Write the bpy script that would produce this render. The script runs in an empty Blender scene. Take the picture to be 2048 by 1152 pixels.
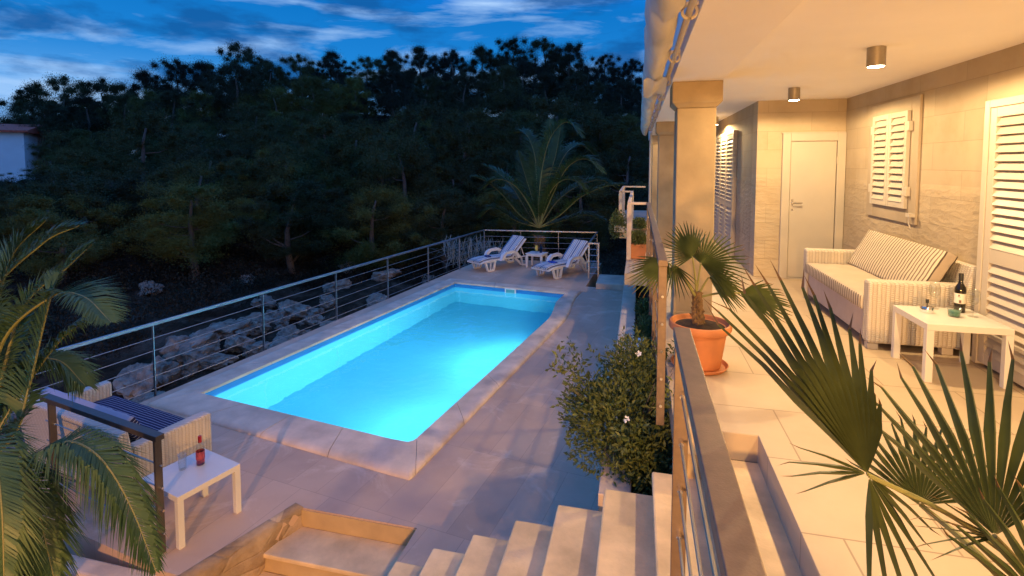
import bpy, bmesh, math, random
from mathutils import Vector, Matrix, noise
from mathutils.geometry import tessellate_polygon

SC = bpy.context.scene
COL = SC.collection
R = math.radians
random.seed(7)
rnd = random.random
uni = random.uniform

# ------------------------------------------------------------------ helpers
class MB:
    """Collects vertices and faces of one mesh."""
    def __init__(s):
        s.v = []; s.f = []; s.mi = []
    def face(s, idx, m=0):
        s.f.append(tuple(idx)); s.mi.append(m)
    def box(s, x0, x1, y0, y1, z0, z1, m=0, mat=None):
        n = len(s.v)
        pts = [(x0,y0,z0),(x1,y0,z0),(x1,y1,z0),(x0,y1,z0),(x0,y0,z1),(x1,y0,z1),(x1,y1,z1),(x0,y1,z1)]
        if mat is not None:
            pts = [tuple(mat @ Vector(p)) for p in pts]
        s.v += pts
        for q in ((0,3,2,1),(4,5,6,7),(0,1,5,4),(1,2,6,5),(2,3,7,6),(3,0,4,7)):
            s.face([n+i for i in q], m)
    def prism(s, poly, z0, z1, m=0, holes=()):
        """Flat-topped solid over a polygon in plan, with holes."""
        loops = [list(poly)] + [list(h) for h in holes]
        tri = tessellate_polygon([[Vector((p[0],p[1],0)) for p in l] for l in loops])
        flat = [p for l in loops for p in l]
        n = len(s.v); k = len(flat)
        s.v += [(p[0],p[1],z1) for p in flat] + [(p[0],p[1],z0) for p in flat]
        for t in tri:
            a,b,c = (Vector((flat[i][0],flat[i][1],0)) for i in t)
            up = (b-a).cross(c-a).z > 0
            t = t if up else t[::-1]
            s.face([n+i for i in t], m)
            s.face([n+k+i for i in t[::-1]], m)
        o = 0
        for l in loops:
            kk = len(l)
            for i in range(kk):
                a = o+i; b = o+(i+1)%kk
                s.face([n+a, n+k+a, n+k+b, n+b], m)
            o += kk
    def tube(s, pts, rad, seg=8, m=0, cap=True):
        pts = [Vector(p) for p in pts]
        rads = rad if isinstance(rad,(list,tuple)) else [rad]*len(pts)
        n0 = len(s.v); ref = None
        for i,p in enumerate(pts):
            t = (pts[min(i+1,len(pts)-1)] - pts[max(i-1,0)]).normalized()
            if ref is None:
                ref = Vector((0,0,1)) if abs(t.z)<.9 else Vector((1,0,0))
            a = t.cross(ref)
            if a.length < 1e-5: a = t.cross(Vector((0,1,0.1)))
            a.normalize(); b = t.cross(a).normalized(); ref = -b if False else ref
            for k in range(seg):
                w = 2*math.pi*k/seg
                s.v.append(tuple(p + (a*math.cos(w)+b*math.sin(w))*rads[i]))
        for i in range(len(pts)-1):
            for k in range(seg):
                k2 = (k+1)%seg
                s.face((n0+i*seg+k, n0+i*seg+k2, n0+(i+1)*seg+k2, n0+(i+1)*seg+k), m)
        if cap:
            s.face([n0+k for k in range(seg)][::-1], m)
            s.face([n0+(len(pts)-1)*seg+k for k in range(seg)], m)
    def lathe(s, prof, c=(0,0,0), seg=24, m=0, closed_bottom=True, closed_top=False):
        n0 = len(s.v)
        for r,z in prof:
            for k in range(seg):
                w = 2*math.pi*k/seg
                s.v.append((c[0]+r*math.cos(w), c[1]+r*math.sin(w), c[2]+z))
        for i in range(len(prof)-1):
            for k in range(seg):
                k2 = (k+1)%seg
                s.face((n0+i*seg+k, n0+i*seg+k2, n0+(i+1)*seg+k2, n0+(i+1)*seg+k), m)
        if closed_bottom: s.face([n0+k for k in range(seg)][::-1], m)
        if closed_top: s.face([n0+(len(prof)-1)*seg+k for k in range(seg)], m)
    def build(s, name, mats, parent=None, loc=None, rotz=0, bevel=0, smooth=False, auto=None):
        me = bpy.data.meshes.new(name)
        me.from_pydata([tuple(v) for v in s.v], [], s.f)
        mats = mats if isinstance(mats,(list,tuple)) else [mats]
        for m in mats: me.materials.append(m)
        for p,mi in zip(me.polygons, s.mi):
            p.material_index = mi
            p.use_smooth = smooth
        me.update()
        o = bpy.data.objects.new(name, me); COL.objects.link(o)
        if parent is not None: o.parent = parent
        if loc is not None: o.location = loc
        o.rotation_euler.z = rotz
        if bevel:
            b = o.modifiers.new('bevel','BEVEL'); b.width = bevel; b.segments = 2
            b.limit_method = 'ANGLE'; b.angle_limit = R(40)
        if auto is not None:
            for p in me.polygons: p.use_smooth = True
            me.set_sharp_from_angle(angle=R(auto))
        return o

def tag(o, label=None, cat=None, group=None, kind=None):
    if label: o['label'] = label
    if cat: o['category'] = cat
    if group: o['group'] = group
    if kind: o['kind'] = kind
    return o

def thing(name, label, cat, loc=(0,0,0), rotz=0, group=None):
    o = bpy.data.objects.new(name, None); COL.objects.link(o)
    o.location = loc; o.rotation_euler.z = rotz; o.empty_display_size = .2
    return tag(o, label, cat, group)

def copy_tree(o, parent=None):
    c = o.copy(); COL.objects.link(c)
    if parent is not None: c.parent = parent
    for ch in list(o.children): copy_tree(ch, c)
    return c

# ------------------------------------------------------------------ materials
class NT:
    def __init__(s, name):
        s.m = bpy.data.materials.new(name); s.m.use_nodes = True
        s.t = s.m.node_tree; s.b = s.t.nodes['Principled BSDF']; s.out = s.t.nodes['Material Output']
        s.tc = None
    def n(s, typ, **kw):
        x = s.t.nodes.new(typ)
        for k,v in kw.items(): setattr(x,k,v)
        return x
    def l(s, a, b): s.t.links.new(a,b)
    def obj(s):
        if s.tc is None: s.tc = s.n('ShaderNodeTexCoord')
        return s.tc.outputs['Object']
    def setin(s, sock, v):
        if hasattr(v,'links'): s.l(v, sock)
        else: sock.default_value = v
    def math(s, op, a, b=0.0, c=None):
        x = s.n('ShaderNodeMath', operation=op)
        s.setin(x.inputs[0],a); s.setin(x.inputs[1],b)
        if c is not None: s.setin(x.inputs[2],c)
        return x.outputs[0]
    def noise(s, scale, detail=4, rough=.55, vec=None, dist=0):
        x = s.n('ShaderNodeTexNoise'); x.inputs['Scale'].default_value = scale
        x.inputs['Detail'].default_value = detail; x.inputs['Roughness'].default_value = rough
        x.inputs['Distortion'].default_value = dist
        s.l(vec if vec is not None else s.obj(), x.inputs['Vector'])
        return x.outputs['Fac']
    def ramp(s, fac, stops, interp='LINEAR'):
        x = s.n('ShaderNodeValToRGB'); e = x.color_ramp.elements; x.color_ramp.interpolation = interp
        while len(e) > len(stops): e.remove(e[-1])
        while len(e) < len(stops): e.new(1)
        for i,(p,c) in enumerate(stops):
            e[i].position = p; e[i].color = (*c,1) if len(c)==3 else c
        s.l(fac, x.inputs[0]); return x.outputs[0]
    def mix(s, fac, a, b, mode='MIX'):
        x = s.n('ShaderNodeMix', data_type='RGBA', blend_type=mode)
        s.setin(x.inputs[0], fac)
        for sock,v in ((x.inputs[6],a),(x.inputs[7],b)):
            if hasattr(v,'links'): s.l(v,sock)
            else: sock.default_value = (*v,1) if len(v)==3 else v
        return x.outputs[2]
    def sep(s, v):
        x = s.n('ShaderNodeSeparateXYZ'); s.l(v, x.inputs[0]); return x.outputs
    def comb(s, a, b, c):
        x = s.n('ShaderNodeCombineXYZ')
        for i,v in enumerate((a,b,c)): s.setin(x.inputs[i], v)
        return x.outputs[0]
    def scale(s, v, k):
        x = s.n('ShaderNodeMapping'); s.l(v, x.inputs[0]); x.inputs['Scale'].default_value = k; return x.outputs[0]
    def bump(s, h, strength=.3, dist=.01, normal=None):
        x = s.n('ShaderNodeBump'); x.inputs['Strength'].default_value = strength; x.inputs['Distance'].default_value = dist
        s.l(h, x.inputs['Height'])
        if normal is not None: s.l(normal, x.inputs['Normal'])
        return x.outputs[0]
    def set(s, col=None, rough=None, normal=None, metal=None, spec=None):
        if col is not None:
            if hasattr(col,'links'): s.l(col, s.b.inputs['Base Color'])
            else: s.b.inputs['Base Color'].default_value = (*col,1)
        if rough is not None: s.setin(s.b.inputs['Roughness'], rough)
        if metal is not None: s.b.inputs['Metallic'].default_value = metal
        if spec is not None: s.b.inputs['Specular IOR Level'].default_value = spec
        if normal is not None: s.l(normal, s.b.inputs['Normal'])
        return s.m

def plain(name, col, rough=.5, var=.12, nscale=6, bump=.0, bscale=60, metal=0, spec=.5):
    t = NT(name)
    f = t.noise(nscale, 5)
    lo = tuple(c*(1-var) for c in col); hi = tuple(min(1,c*(1+var)) for c in col)
    c = t.ramp(f, [(.3,lo),(.7,hi)])
    nrm = t.bump(t.noise(bscale,4), bump, .004) if bump else None
    return t.set(c, rough, nrm, metal, spec)

def leafmat(name, c0, c1, trans=.25, rough=.45, scale=3.0, vary=0):
    t = NT(name)
    f = t.noise(scale, 3)
    c = t.ramp(f, [(.3,c0),(.7,c1)])
    if vary:
        oi = t.n('ShaderNodeObjectInfo')
        c = t.mix(1.0, c, t.ramp(oi.outputs['Random'], [(0,(.45,.5,.6)),(.35,(.8,.85,.8)),(.7,(1.3,1.25,.9)),(1,(2.1,1.9,1.2))]), 'MULTIPLY')
    t.set(c, rough, spec=.35)
    tr = t.n('ShaderNodeBsdfTranslucent'); t.l(c, tr.inputs['Color'])
    mx = t.n('ShaderNodeMixShader'); mx.inputs[0].default_value = trans
    t.l(t.b.outputs[0], mx.inputs[1]); t.l(tr.outputs[0], mx.inputs[2])
    t.l(mx.outputs[0], t.out.inputs['Surface'])
    return t.m

def stone_wall(name, axis, cols, bw=.78, bh=.265, rough_below=1.45, mort=.0028):
    t = NT(name)
    x,y,z = t.sep(t.obj())[:3]
    a = x if axis=='x' else y
    v = t.comb(a, z, 0.0)
    b = t.n('ShaderNodeTexBrick'); t.l(v, b.inputs['Vector'])
    b.inputs['Scale'].default_value = 1; b.inputs['Brick Width'].default_value = bw; b.inputs['Row Height'].default_value = bh
    b.inputs['Mortar Size'].default_value = mort; b.inputs['Mortar Smooth'].default_value = .3
    b.offset = .37
    b.inputs['Color1'].default_value = (*cols[0],1); b.inputs['Color2'].default_value = (*cols[1],1)
    b.inputs['Mortar'].default_value = (*cols[2],1)
    n1 = t.noise(2.2, 6, .65)
    c = t.mix(.55, b.outputs['Color'], t.ramp(n1, [(.32,(.80,.75,.66)),(.52,(.97,.95,.92)),(.7,(1,1,1))]), 'MULTIPLY')
    mask = t.n('ShaderNodeMapRange'); t.l(z, mask.inputs[0])
    mask.inputs[1].default_value = rough_below; mask.inputs[2].default_value = rough_below-.06
    vo = t.n('ShaderNodeTexVoronoi', feature='F1'); t.l(t.scale(t.obj(), (1,1,2.6)), vo.inputs['Vector']); vo.inputs['Scale'].default_value = 7
    rn = t.math('ADD', t.noise(7, 7, .60, vec=t.scale(t.obj(),(.8,.8,1.9)), dist=1.4), t.math('MULTIPLY', vo.outputs['Distance'], .6))
    rowr = t.n('ShaderNodeTexWhiteNoise', noise_dimensions='2D')
    t.l(t.comb(t.math('FLOOR', t.math('DIVIDE', z, bh)), t.math('FLOOR', t.math('DIVIDE', a, bw*2)), 0.0), rowr.inputs['Vector'])
    amt = t.math('MULTIPLY', mask.outputs[0], t.math('ADD', .45, t.math('MULTIPLY', rowr.outputs['Value'], .6)))
    h = t.math('ADD', t.math('MULTIPLY', rn, amt), t.math('MULTIPLY', t.noise(70,3), .035))
    h = t.math('SUBTRACT', h, t.math('MULTIPLY', b.outputs['Fac'], .22))
    return t.set(c, .85, t.bump(h, .5, .03), spec=.25)

def tile_floor(name, c1, c2, cm, bw, bh, rot=0, stain=None, mort=.004, rough=.6, bump=.25):
    t = NT(name)
    mp = t.n('ShaderNodeMapping'); t.l(t.obj(), mp.inputs[0]); mp.inputs['Rotation'].default_value = (0,0,rot)
    b = t.n('ShaderNodeTexBrick'); t.l(mp.outputs[0], b.inputs['Vector'])
    b.inputs['Scale'].default_value = 1; b.inputs['Brick Width'].default_value = bw; b.inputs['Row Height'].default_value = bh
    b.inputs['Mortar Size'].default_value = mort; b.inputs['Mortar Smooth'].default_value = .2; b.offset = 0.0 if bump<.2 else .5
    b.inputs['Color1'].default_value = (*c1,1); b.inputs['Color2'].default_value = (*c2,1); b.inputs['Mortar'].default_value = (*cm,1)
    n = t.noise(1.3, 7, .62)
    c = t.mix(.6, b.outputs['Color'], t.ramp(n, [(.3,(.74,.70,.66)),(.55,(.95,.94,.93)),(.72,(1,1,1))]), 'MULTIPLY')
    if stain:
        s = t.ramp(t.noise(stain[0], 8, .68, dist=.6), [(stain[1],(0,0,0)),(stain[1]+.12,(1,1,1))])
        c = t.mix(t.math('MULTIPLY', s, stain[3]), c, stain[2])
    h = t.math('SUBTRACT', t.math('MULTIPLY', t.noise(45,5), .3), b.outputs['Fac'])
    return t.set(c, t.math('ADD', rough-.1, t.math('MULTIPLY', t.noise(5,4), .2)), t.bump(h, bump, .006), spec=.35)

def wicker(name, c0, c1, gap_shade):
    t = NT(name)
    x,y,z = t.sep(t.obj())[:3]
    al = t.math('DIVIDE', t.math('ADD', x, y), .034)
    cell = t.math('FLOOR', al)
    stake = t.math('ABSOLUTE', t.math('SINE', t.math('MULTIPLY', al, math.pi)))
    wv = t.math('SINE', t.math('ADD', t.math('MULTIPLY', z, 2*math.pi/.017), t.math('MULTIPLY', cell, math.pi)))
    w01 = t.math('ADD', .5, t.math('MULTIPLY', wv, .5))
    h = t.math('MULTIPLY', t.math('POWER', stake, .6), t.math('ADD', .45, t.math('MULTIPLY', w01, .55)))
    par = t.math('MODULO', t.math('ABSOLUTE', cell), 2.0)
    cc = t.mix(par, c0, c1)
    c = t.mix(t.ramp(h, [(.12,(1,1,1)),(.5,(0,0,0))]), cc, gap_shade)  # weave darkens in its creases: shade put into the colour
    return t.set(c, .6, t.bump(h, .9, .006), spec=.3)

def stripes(name, axis, stops, period, rough=.85, tilt=0):
    t = NT(name)
    s = t.sep(t.obj())
    a = s['XYZ'.index(axis)]
    f = t.math('FRACT', t.math('ADD', t.math('DIVIDE', a, period), 100.0))
    c = t.ramp(f, stops, 'CONSTANT')
    c = t.mix(.25, c, t.ramp(t.noise(25,3), [(.3,(.8,.8,.8)),(.7,(1,1,1))]), 'MULTIPLY')
    return t.set(c, rough, t.bump(t.noise(9,4), .25, .02), spec=.15)

M = {}
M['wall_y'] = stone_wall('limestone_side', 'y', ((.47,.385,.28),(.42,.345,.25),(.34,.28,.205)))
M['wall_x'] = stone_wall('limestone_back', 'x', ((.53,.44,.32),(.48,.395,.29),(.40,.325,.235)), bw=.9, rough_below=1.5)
M['surround'] = plain('window_stone', (.39,.32,.24), .85, .08, 3, .2, 60, spec=.2)
M['plaster'] = plain('white_plaster', (.88,.83,.76), .9, .03, 1.2, .15, 90, spec=.2)
M['column'] = plain('column_stone', (.37,.285,.18), .85, .20, 2.2, .35, 30, spec=.2)
M['terrace'] = tile_floor('terrace_stone', (.55,.44,.30),(.50,.395,.27),(.33,.25,.17), .9, .62, mort=.005, rough=.5, bump=.2)
M['deck'] = tile_floor('deck_stone', (.61,.43,.305),(.53,.37,.265),(.46,.325,.235), .36, 1.25, rot=R(8.7), stain=(1.5,.54,(.72,.55,.41),.65), mort=.0035, rough=.65, bump=.2)
M['coping'] = plain('coping_stone', (.66,.51,.38), .7, .22, 2.8, .3, 45, spec=.3)
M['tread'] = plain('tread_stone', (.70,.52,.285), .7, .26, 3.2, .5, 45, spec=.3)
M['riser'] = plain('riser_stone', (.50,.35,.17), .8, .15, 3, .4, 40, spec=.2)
def rubble():
    t = NT('rubble_stone')
    vo = t.n('ShaderNodeTexVoronoi', feature='F1'); t.l(t.scale(t.obj(), (1.2,1.6,3)), vo.inputs['Vector']); vo.inputs['Scale'].default_value = 2.0
    ve = t.n('ShaderNodeTexVoronoi', feature='DISTANCE_TO_EDGE'); t.l(t.scale(t.obj(), (1.2,1.6,3)), ve.inputs['Vector']); ve.inputs['Scale'].default_value = 2.0
    vg = t.n('ShaderNodeRGBToBW'); t.l(vo.outputs['Color'], vg.inputs[0])
    c = t.ramp(vg.outputs[0], [(.2,(.40,.30,.20)),(.8,(.60,.47,.33))])
    c = t.mix(.8, c, t.ramp(t.noise(5,7,.65), [(.3,(.45,.38,.3)),(.7,(1,.95,.88))]), 'MULTIPLY')
    e = t.ramp(ve.outputs['Distance'], [(0,(0,0,0)),(.06,(1,1,1))])
    h = t.math('ADD', t.math('MULTIPLY', e, .25), t.math('MULTIPLY', t.noise(9,7,.65), .8))
    return t.set(c, .9, t.bump(h, .7, .03), spec=.2)
M['rubble'] = rubble()
M['white_paint'] = plain('white_paint', (.49,.44,.38), .42, .03, 4, .05, 40)
M['lacquer'] = plain('white_lacquer', (.66,.64,.60), .28, .03, 4)
M['white_plastic'] = plain('white_plastic', (.74,.72,.70), .4, .05, 5)
M['steel'] = plain('brushed_steel', (.40,.41,.44), .36, .1, 30, .1, 150, metal=1)
M['wire'] = plain('steel_wire', (.34,.35,.38), .4, .05, 30, metal=1)
M['bronze'] = plain('bronze_paint', (.19,.135,.095), .5, .12, 25, .15, 160, metal=.35)
M['darkrail'] = plain('dark_rail_paint', (.10,.085,.075), .4, .1, 20, metal=.35)
M['chrome'] = plain('chrome', (.8,.8,.8), .15, .02, 4, metal=1)
M['lampbody'] = plain('lamp_aluminium', (.33,.29,.24), .45, .06, 20, metal=.6)
M['canvas'] = plain('awning_canvas', (.54,.52,.48), .9, .12, 3, .4, 14, spec=.1)
M['terracotta'] = plain('terracotta', (.56,.215,.085), .6, .12, 4, .12, 60, spec=.3)
M['soil'] = plain('soil', (.045,.028,.017), 1, .4, 20, .9, 40)
M['bark_palm'] = plain('palm_bark', (.17,.105,.05), .9, .4, 18, .9, 40)
M['bark'] = plain('pine_bark', (.15,.12,.10), .95, .35, 8, .9, 16)
M['rachis'] = leafmat('rachis', (.20,.21,.07),(.26,.24,.09), .05)
M['palm'] = leafmat('date_leaf', (.038,.085,.033),(.085,.15,.055), .25, .42)
M['palmfar'] = leafmat('far_palm_leaf', (.042,.08,.025),(.075,.13,.04), .3, .42)
M['fan'] = leafmat('fan_leaf', (.075,.10,.034),(.13,.165,.058), .32, .38, 8)
M['fantip'] = leafmat('fan_tip', (.17,.095,.035),(.24,.15,.06), .15, .6, 8)
M['pine'] = leafmat('pine_needles', (.042,.054,.018),(.11,.122,.036), .1, .7, .8, vary=1)  # brighter than the crest copy: glow on the near rows put into the colour
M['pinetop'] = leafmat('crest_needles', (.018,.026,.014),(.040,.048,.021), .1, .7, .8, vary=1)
M['bush'] = leafmat('bush_leaf', (.062,.095,.026),(.155,.175,.05), .2, .45, 9)
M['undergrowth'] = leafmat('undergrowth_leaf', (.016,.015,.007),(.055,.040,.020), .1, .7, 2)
M['silver'] = leafmat('silver_leaf', (.20,.24,.22),(.32,.35,.30), .15, .6, 4)
M['petal'] = plain('white_petal', (.85,.84,.80), .6, .03)
M['rock'] = None
def rockmat():
    t = NT('limestone_rock')
    c = t.ramp(t.noise(1.7,8,.68), [(.3,(.075,.058,.045)),(.44,(.28,.215,.165)),(.68,(.52,.42,.33))])
    return t.set(c, .95, t.bump(t.noise(6,9,.7), .9, .12), spec=.15)
M['rock'] = rockmat()
def groundmat():
    t = NT('hillside_earth')
    n = t.noise(.9,9,.7)
    c = t.ramp(n, [(.35,(.026,.019,.011)),(.5,(.065,.044,.028)),(.66,(.15,.115,.085))])
    return t.set(c, 1, t.bump(t.noise(3.5,9,.75), 1, .25), spec=.1)
M['earth'] = groundmat()
M['wicker_white'] = wicker('white_wicker', (.60,.55,.48),(.56,.505,.435),(.42,.36,.295))
M['taupe'] = plain('taupe_fabric', (.50,.42,.34), .9, .06, 6, .3, 220, spec=.1)
M['skirt'] = plain('skirt_fabric', (.54,.46,.41), .9, .06, 8, .4, 200, spec=.1)
CR=(.62,.53,.41); BR=(.09,.066,.05)
M['cush_brown'] = stripes('brown_stripe', 'Y', [(0,CR),(.46,BR),(.58,(.40,.33,.26)),(.66,BR),(.80,CR)], .052)
NV=(.020,.024,.075)
M['cush_navy'] = stripes('navy_stripe', 'X', [(0,NV),(.72,(.34,.36,.46)),(.92,NV)], .034)
M['pad'] = stripes('lounger_stripe', 'X', [(0,(.14,.19,.31)),(.15,(.74,.73,.70)),(.28,(.30,.23,.19)),(.34,(.74,.73,.70)),(.48,(.36,.43,.55)),(.60,(.74,.73,.70)),(.72,(.14,.18,.29)),(.82,(.74,.73,.70)),(.94,(.46,.41,.39))], .27)
M['rooftile'] = plain('roof_tile', (.50,.10,.06), .85, .3, 6, .5, 12)
M['housewall'] = plain('house_render', (.80,.81,.82), .9, .05, 1)
M['navy'] = plain('navy_cloth', (.02,.035,.16), .7, .2)

def glassmat(name, col, rough=0.0):
    t = NT(name); t.b.inputs['Base Color'].default_value = (*col,1)
    t.b.inputs['Transmission Weight'].default_value = 1; t.b.inputs['Roughness'].default_value = rough; t.b.inputs['IOR'].default_value = 1.45
    return t.m
def thinglass():
    t = NT('clear_glass')
    tr = t.n('ShaderNodeBsdfTransparent'); tr.inputs[0].default_value = (.95,.96,.95,1)
    gl = t.n('ShaderNodeBsdfGlossy'); gl.inputs['Roughness'].default_value = .02
    lw = t.n('ShaderNodeLayerWeight'); f = t.math('ADD', .05, t.math('MULTIPLY', t.math('POWER', lw.outputs['Facing'], 3.0), .45))
    mx = t.n('ShaderNodeMixShader'); t.l(f, mx.inputs[0]); t.l(tr.outputs[0], mx.inputs[1]); t.l(gl.outputs[0], mx.inputs[2])
    t.l(mx.outputs[0], t.out.inputs['Surface']); return t.m
M['glass'] = thinglass()
M['wine'] = plain('dark_bottle', (.012,.010,.006), .08, .1)
M['label'] = plain('paper_label', (.72,.69,.62), .7, .02)
M['labelmark'] = plain('label_print', (.18,.10,.09), .7, .05)
M['redliq'] = glassmat('red_drink', (.72,.03,.05), .05)
M['redcap'] = plain('red_cap', (.55,.03,.03), .4, .05)
M['green_wax'] = plain('green_wax', (.05,.20,.15), .5, .08)
M['blueglass'] = glassmat('blue_glass', (.15,.35,.8), .05)
M['yellow'] = plain('yellow_label', (.62,.50,.12), .6, .05)
M['black'] = plain('black_plastic', (.02,.02,.02), .4, .05)
def emis(name, col, st):
    t = NT(name); t.b.inputs['Emission Color'].default_value = (*col,1); t.b.inputs['Emission Strength'].default_value = st
    return t.m
M['lens'] = emis('lamp_lens', (1,.80,.52), 60)
M['poollens'] = emis('pool_lamp_lens', (.8,.95,1), 10)
M['liner'] = plain('pool_liner', (.10,.54,.70), .5, .04, 1.2)
M['liner_unlit'] = plain('pool_liner_unlit', (.02,.25,.62), .5, .05, 2)  # same liner, darker: the unlit strip above the water put into the colour
def watermat():
    t = NT('water')
    t.b.inputs['Base Color'].default_value = (.80,.96,1,1)
    t.b.inputs['Transmission Weight'].default_value = 1; t.b.inputs['Roughness'].default_value = 0.0; t.b.inputs['IOR'].default_value = 1.33
    h = t.math('ADD', t.noise(2.2,3,.5), t.math('MULTIPLY', t.noise(7,2,.5), .25))
    t.l(t.bump(h, .22, .05), t.b.inputs['Normal'])
    return t.m
M['water'] = watermat()

# ------------------------------------------------------------------ camera and sky
cam = bpy.data.cameras.new('camera'); co = bpy.data.objects.new('camera', cam); COL.objects.link(co)
co.location = (0,0,1.65); co.rotation_euler = (R(90-3.5), 0, R(13.7))
cam.sensor_width = 36; cam.lens = 18.28; cam.shift_y = -.0900
cam.clip_start = .05; cam.clip_end = 2000
SC.camera = co
SC.view_settings.view_transform = 'Standard'; SC.view_settings.look = 'None'
SC.view_settings.exposure = .15; SC.view_settings.gamma = 1
SC.cycles.use_denoising = True
SC.cycles.max_bounces = 10; SC.cycles.transparent_max_bounces = 12
SC.cycles.sample_clamp_indirect = 4

def make_world():
    w = bpy.data.worlds.new('World'); SC.world = w; w.use_nodes = True
    t = w.node_tree; bg = t.nodes['Background']
    def n(typ, **kw):
        x = t.nodes.new(typ)
        for k,v in kw.items(): setattr(x,k,v)
        return x
    tc = n('ShaderNodeTexCoord')
    mp = n('ShaderNodeMapping'); mp.inputs['Scale'].default_value = (1.7,1.7,8.5); mp.inputs['Rotation'].default_value = (R(5),R(-6),R(20)); mp.inputs['Location'].default_value = (4.2,7.3,1.6)
    t.links.new(tc.outputs['Generated'], mp.inputs[0])
    na = n('ShaderNodeTexNoise'); na.inputs['Scale'].default_value = 1.55; na.inputs['Detail'].default_value = 7; na.inputs['Roughness'].default_value = .56; na.inputs['Distortion'].default_value = .5
    t.links.new(mp.outputs[0], na.inputs['Vector'])
    mp2 = n('ShaderNodeMapping'); mp2.inputs['Scale'].default_value = (2.6,2.6,8.0); mp2.inputs['Location'].default_value = (-1.5,6.1,.8)
    t.links.new(tc.outputs['Generated'], mp2.inputs[0])
    nb = n('ShaderNodeTexNoise'); nb.inputs['Scale'].default_value = 2.3; nb.inputs['Detail'].default_value = 6; nb.inputs['Roughness'].default_value = .55
    t.links.new(mp2.outputs[0], nb.inputs['Vector'])
    sp = n('ShaderNodeSeparateXYZ'); t.links.new(tc.outputs['Generated'], sp.inputs[0])
    base = n('ShaderNodeValToRGB'); e = base.color_ramp.elements
    e[0].position = .0; e[0].color = (.34,.56,.90,1); e[1].position = .8; e[1].color = (.018,.28,1.2,1)
    x = e.new(.125); x.color = (.085,.33,.75,1)
    x = e.new(.185); x.color = (.012,.21,.62,1)
    x = e.new(.27); x.color = (.004,.165,.54,1)
    x = e.new(.36); x.color = (.008,.22,.92,1)
    t.links.new(sp.outputs[2], base.inputs[0])
    cl = n('ShaderNodeValToRGB'); e = cl.color_ramp.elements
    e[0].position = .48; e[0].color = (0,0,0,1); e[1].position = .70; e[1].color = (1,1,1,1)
    t.links.new(na.outputs['Fac'], cl.inputs[0])
    m1 = n('ShaderNodeMix', data_type='RGBA'); t.links.new(cl.outputs[0], m1.inputs[0]); t.links.new(base.outputs[0], m1.inputs[6]); m1.inputs[7].default_value = (.42,.63,.93,1)
    dk = n('ShaderNodeValToRGB'); e = dk.color_ramp.elements
    e[0].position = .48; e[0].color = (0,0,0,1); e[1].position = .62; e[1].color = (.85,.85,.85,1)
    t.links.new(nb.outputs['Fac'], dk.inputs[0])
    m2 = n('ShaderNodeMix', data_type='RGBA'); t.links.new(dk.outputs[0], m2.inputs[0]); t.links.new(m1.outputs[2], m2.inputs[6]); m2.inputs[7].default_value = (.006,.095,.33,1)
    t.links.new(m2.outputs[2], bg.inputs['Color']); bg.inputs['Strength'].default_value = 1.0
make_world()

def add_light(name, typ, loc, power, col, parent=None, **kw):
    l = bpy.data.lights.new(name, typ); l.energy = power; l.color = col
    rot = kw.pop('rot', None)
    for k,v in kw.items(): setattr(l,k,v)
    o = bpy.data.objects.new(name, l); COL.objects.link(o); o.location = loc
    if rot is not None: o.rotation_euler = rot
    if parent is not None: o.parent = parent
    return o

# ------------------------------------------------------------------ terrain
def sm(a,b,t):
    t = min(1,max(0,(t-a)/(b-a))); return t*t*(3-2*t)
def ground_z(x, y, rough=True):
    d = math.hypot(x,y); az = math.degrees(math.atan2(x,y))
    m = .32+.68*sm(-60,-28,az)
    if d < 12: h = -4.6
    elif d < 27: h = -4.6+1.8*(d-12)/15
    elif d < 62: h = -2.8+.29*(d-27)*m
    else: h = max(-2.8+.29*35*m-.1*(d-62), -6)
    h += 1.5*math.exp(-((x+4.6)**2/5+(y-1.6)**2/1.8))
    if rough and d > 3:
        h += .45*noise.fractal(Vector((x*.35,y*.35,0)), .9, 2.1, 5)
    return h
def make_ground():
    b = MB(); nr = 110; na = 200
    b.v.append((0,0,ground_z(0,0)))
    for i in range(nr):
        r = 1.2*(900/1.2)**(i/(nr-1))
        for k in range(na):
            a = 2*math.pi*k/na
            x = r*math.sin(a); y = r*math.cos(a)
            b.v.append((x,y,ground_z(x,y)))
    for k in range(na): b.face((0, 1+(k+1)%na, 1+k))
    for i in range(nr-1):
        for k in range(na):
            k2 = (k+1)%na
            b.face((1+i*na+k, 1+i*na+k2, 1+(i+1)*na+k2, 1+(i+1)*na+k))
    o = b.build('ground', M['earth'], smooth=True); tag(o, 'dark rocky hillside ground below the pool', 'ground', kind='structure')
    # make sure it faces up
    me = o.data
    if me.polygons[500].normal.z < 0: me.flip_normals()
make_ground()

# boulders in the gully
def rock_mesh(seed):
    bm = bmesh.new(); bmesh.ops.create_icosphere(bm, subdivisions=4, radius=1)
    rs = random.Random(seed); off = Vector((rs.uniform(0,50),rs.uniform(0,50),rs.uniform(0,50)))
    pl = []
    for _ in range(9):
        nrm = Vector((rs.gauss(0,1),rs.gauss(0,1),rs.gauss(0,1))).normalized(); pl.append((nrm, rs.uniform(.55,.85)))
    for v in bm.verts:
        p = v.co.copy()
        for nrm,d in pl:
            k = p.dot(nrm)
            if k > d: p -= nrm*(k-d)*.9
        p *= 1+.42*noise.fractal(p*1.5+off, .75, 2.2, 6)
        v.co = Vector((p.x, p.y*.85, p.z*.62))
    me = bpy.data.meshes.new('boulder'); bm.to_mesh(me); bm.free(); me.materials.append(M['rock'])
    for p in me.polygons: p.use_smooth = True
    me.set_sharp_from_angle(angle=R(28))
    return me
rocks = [rock_mesh(i) for i in range(6)]
rr = random.Random(11)
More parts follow.
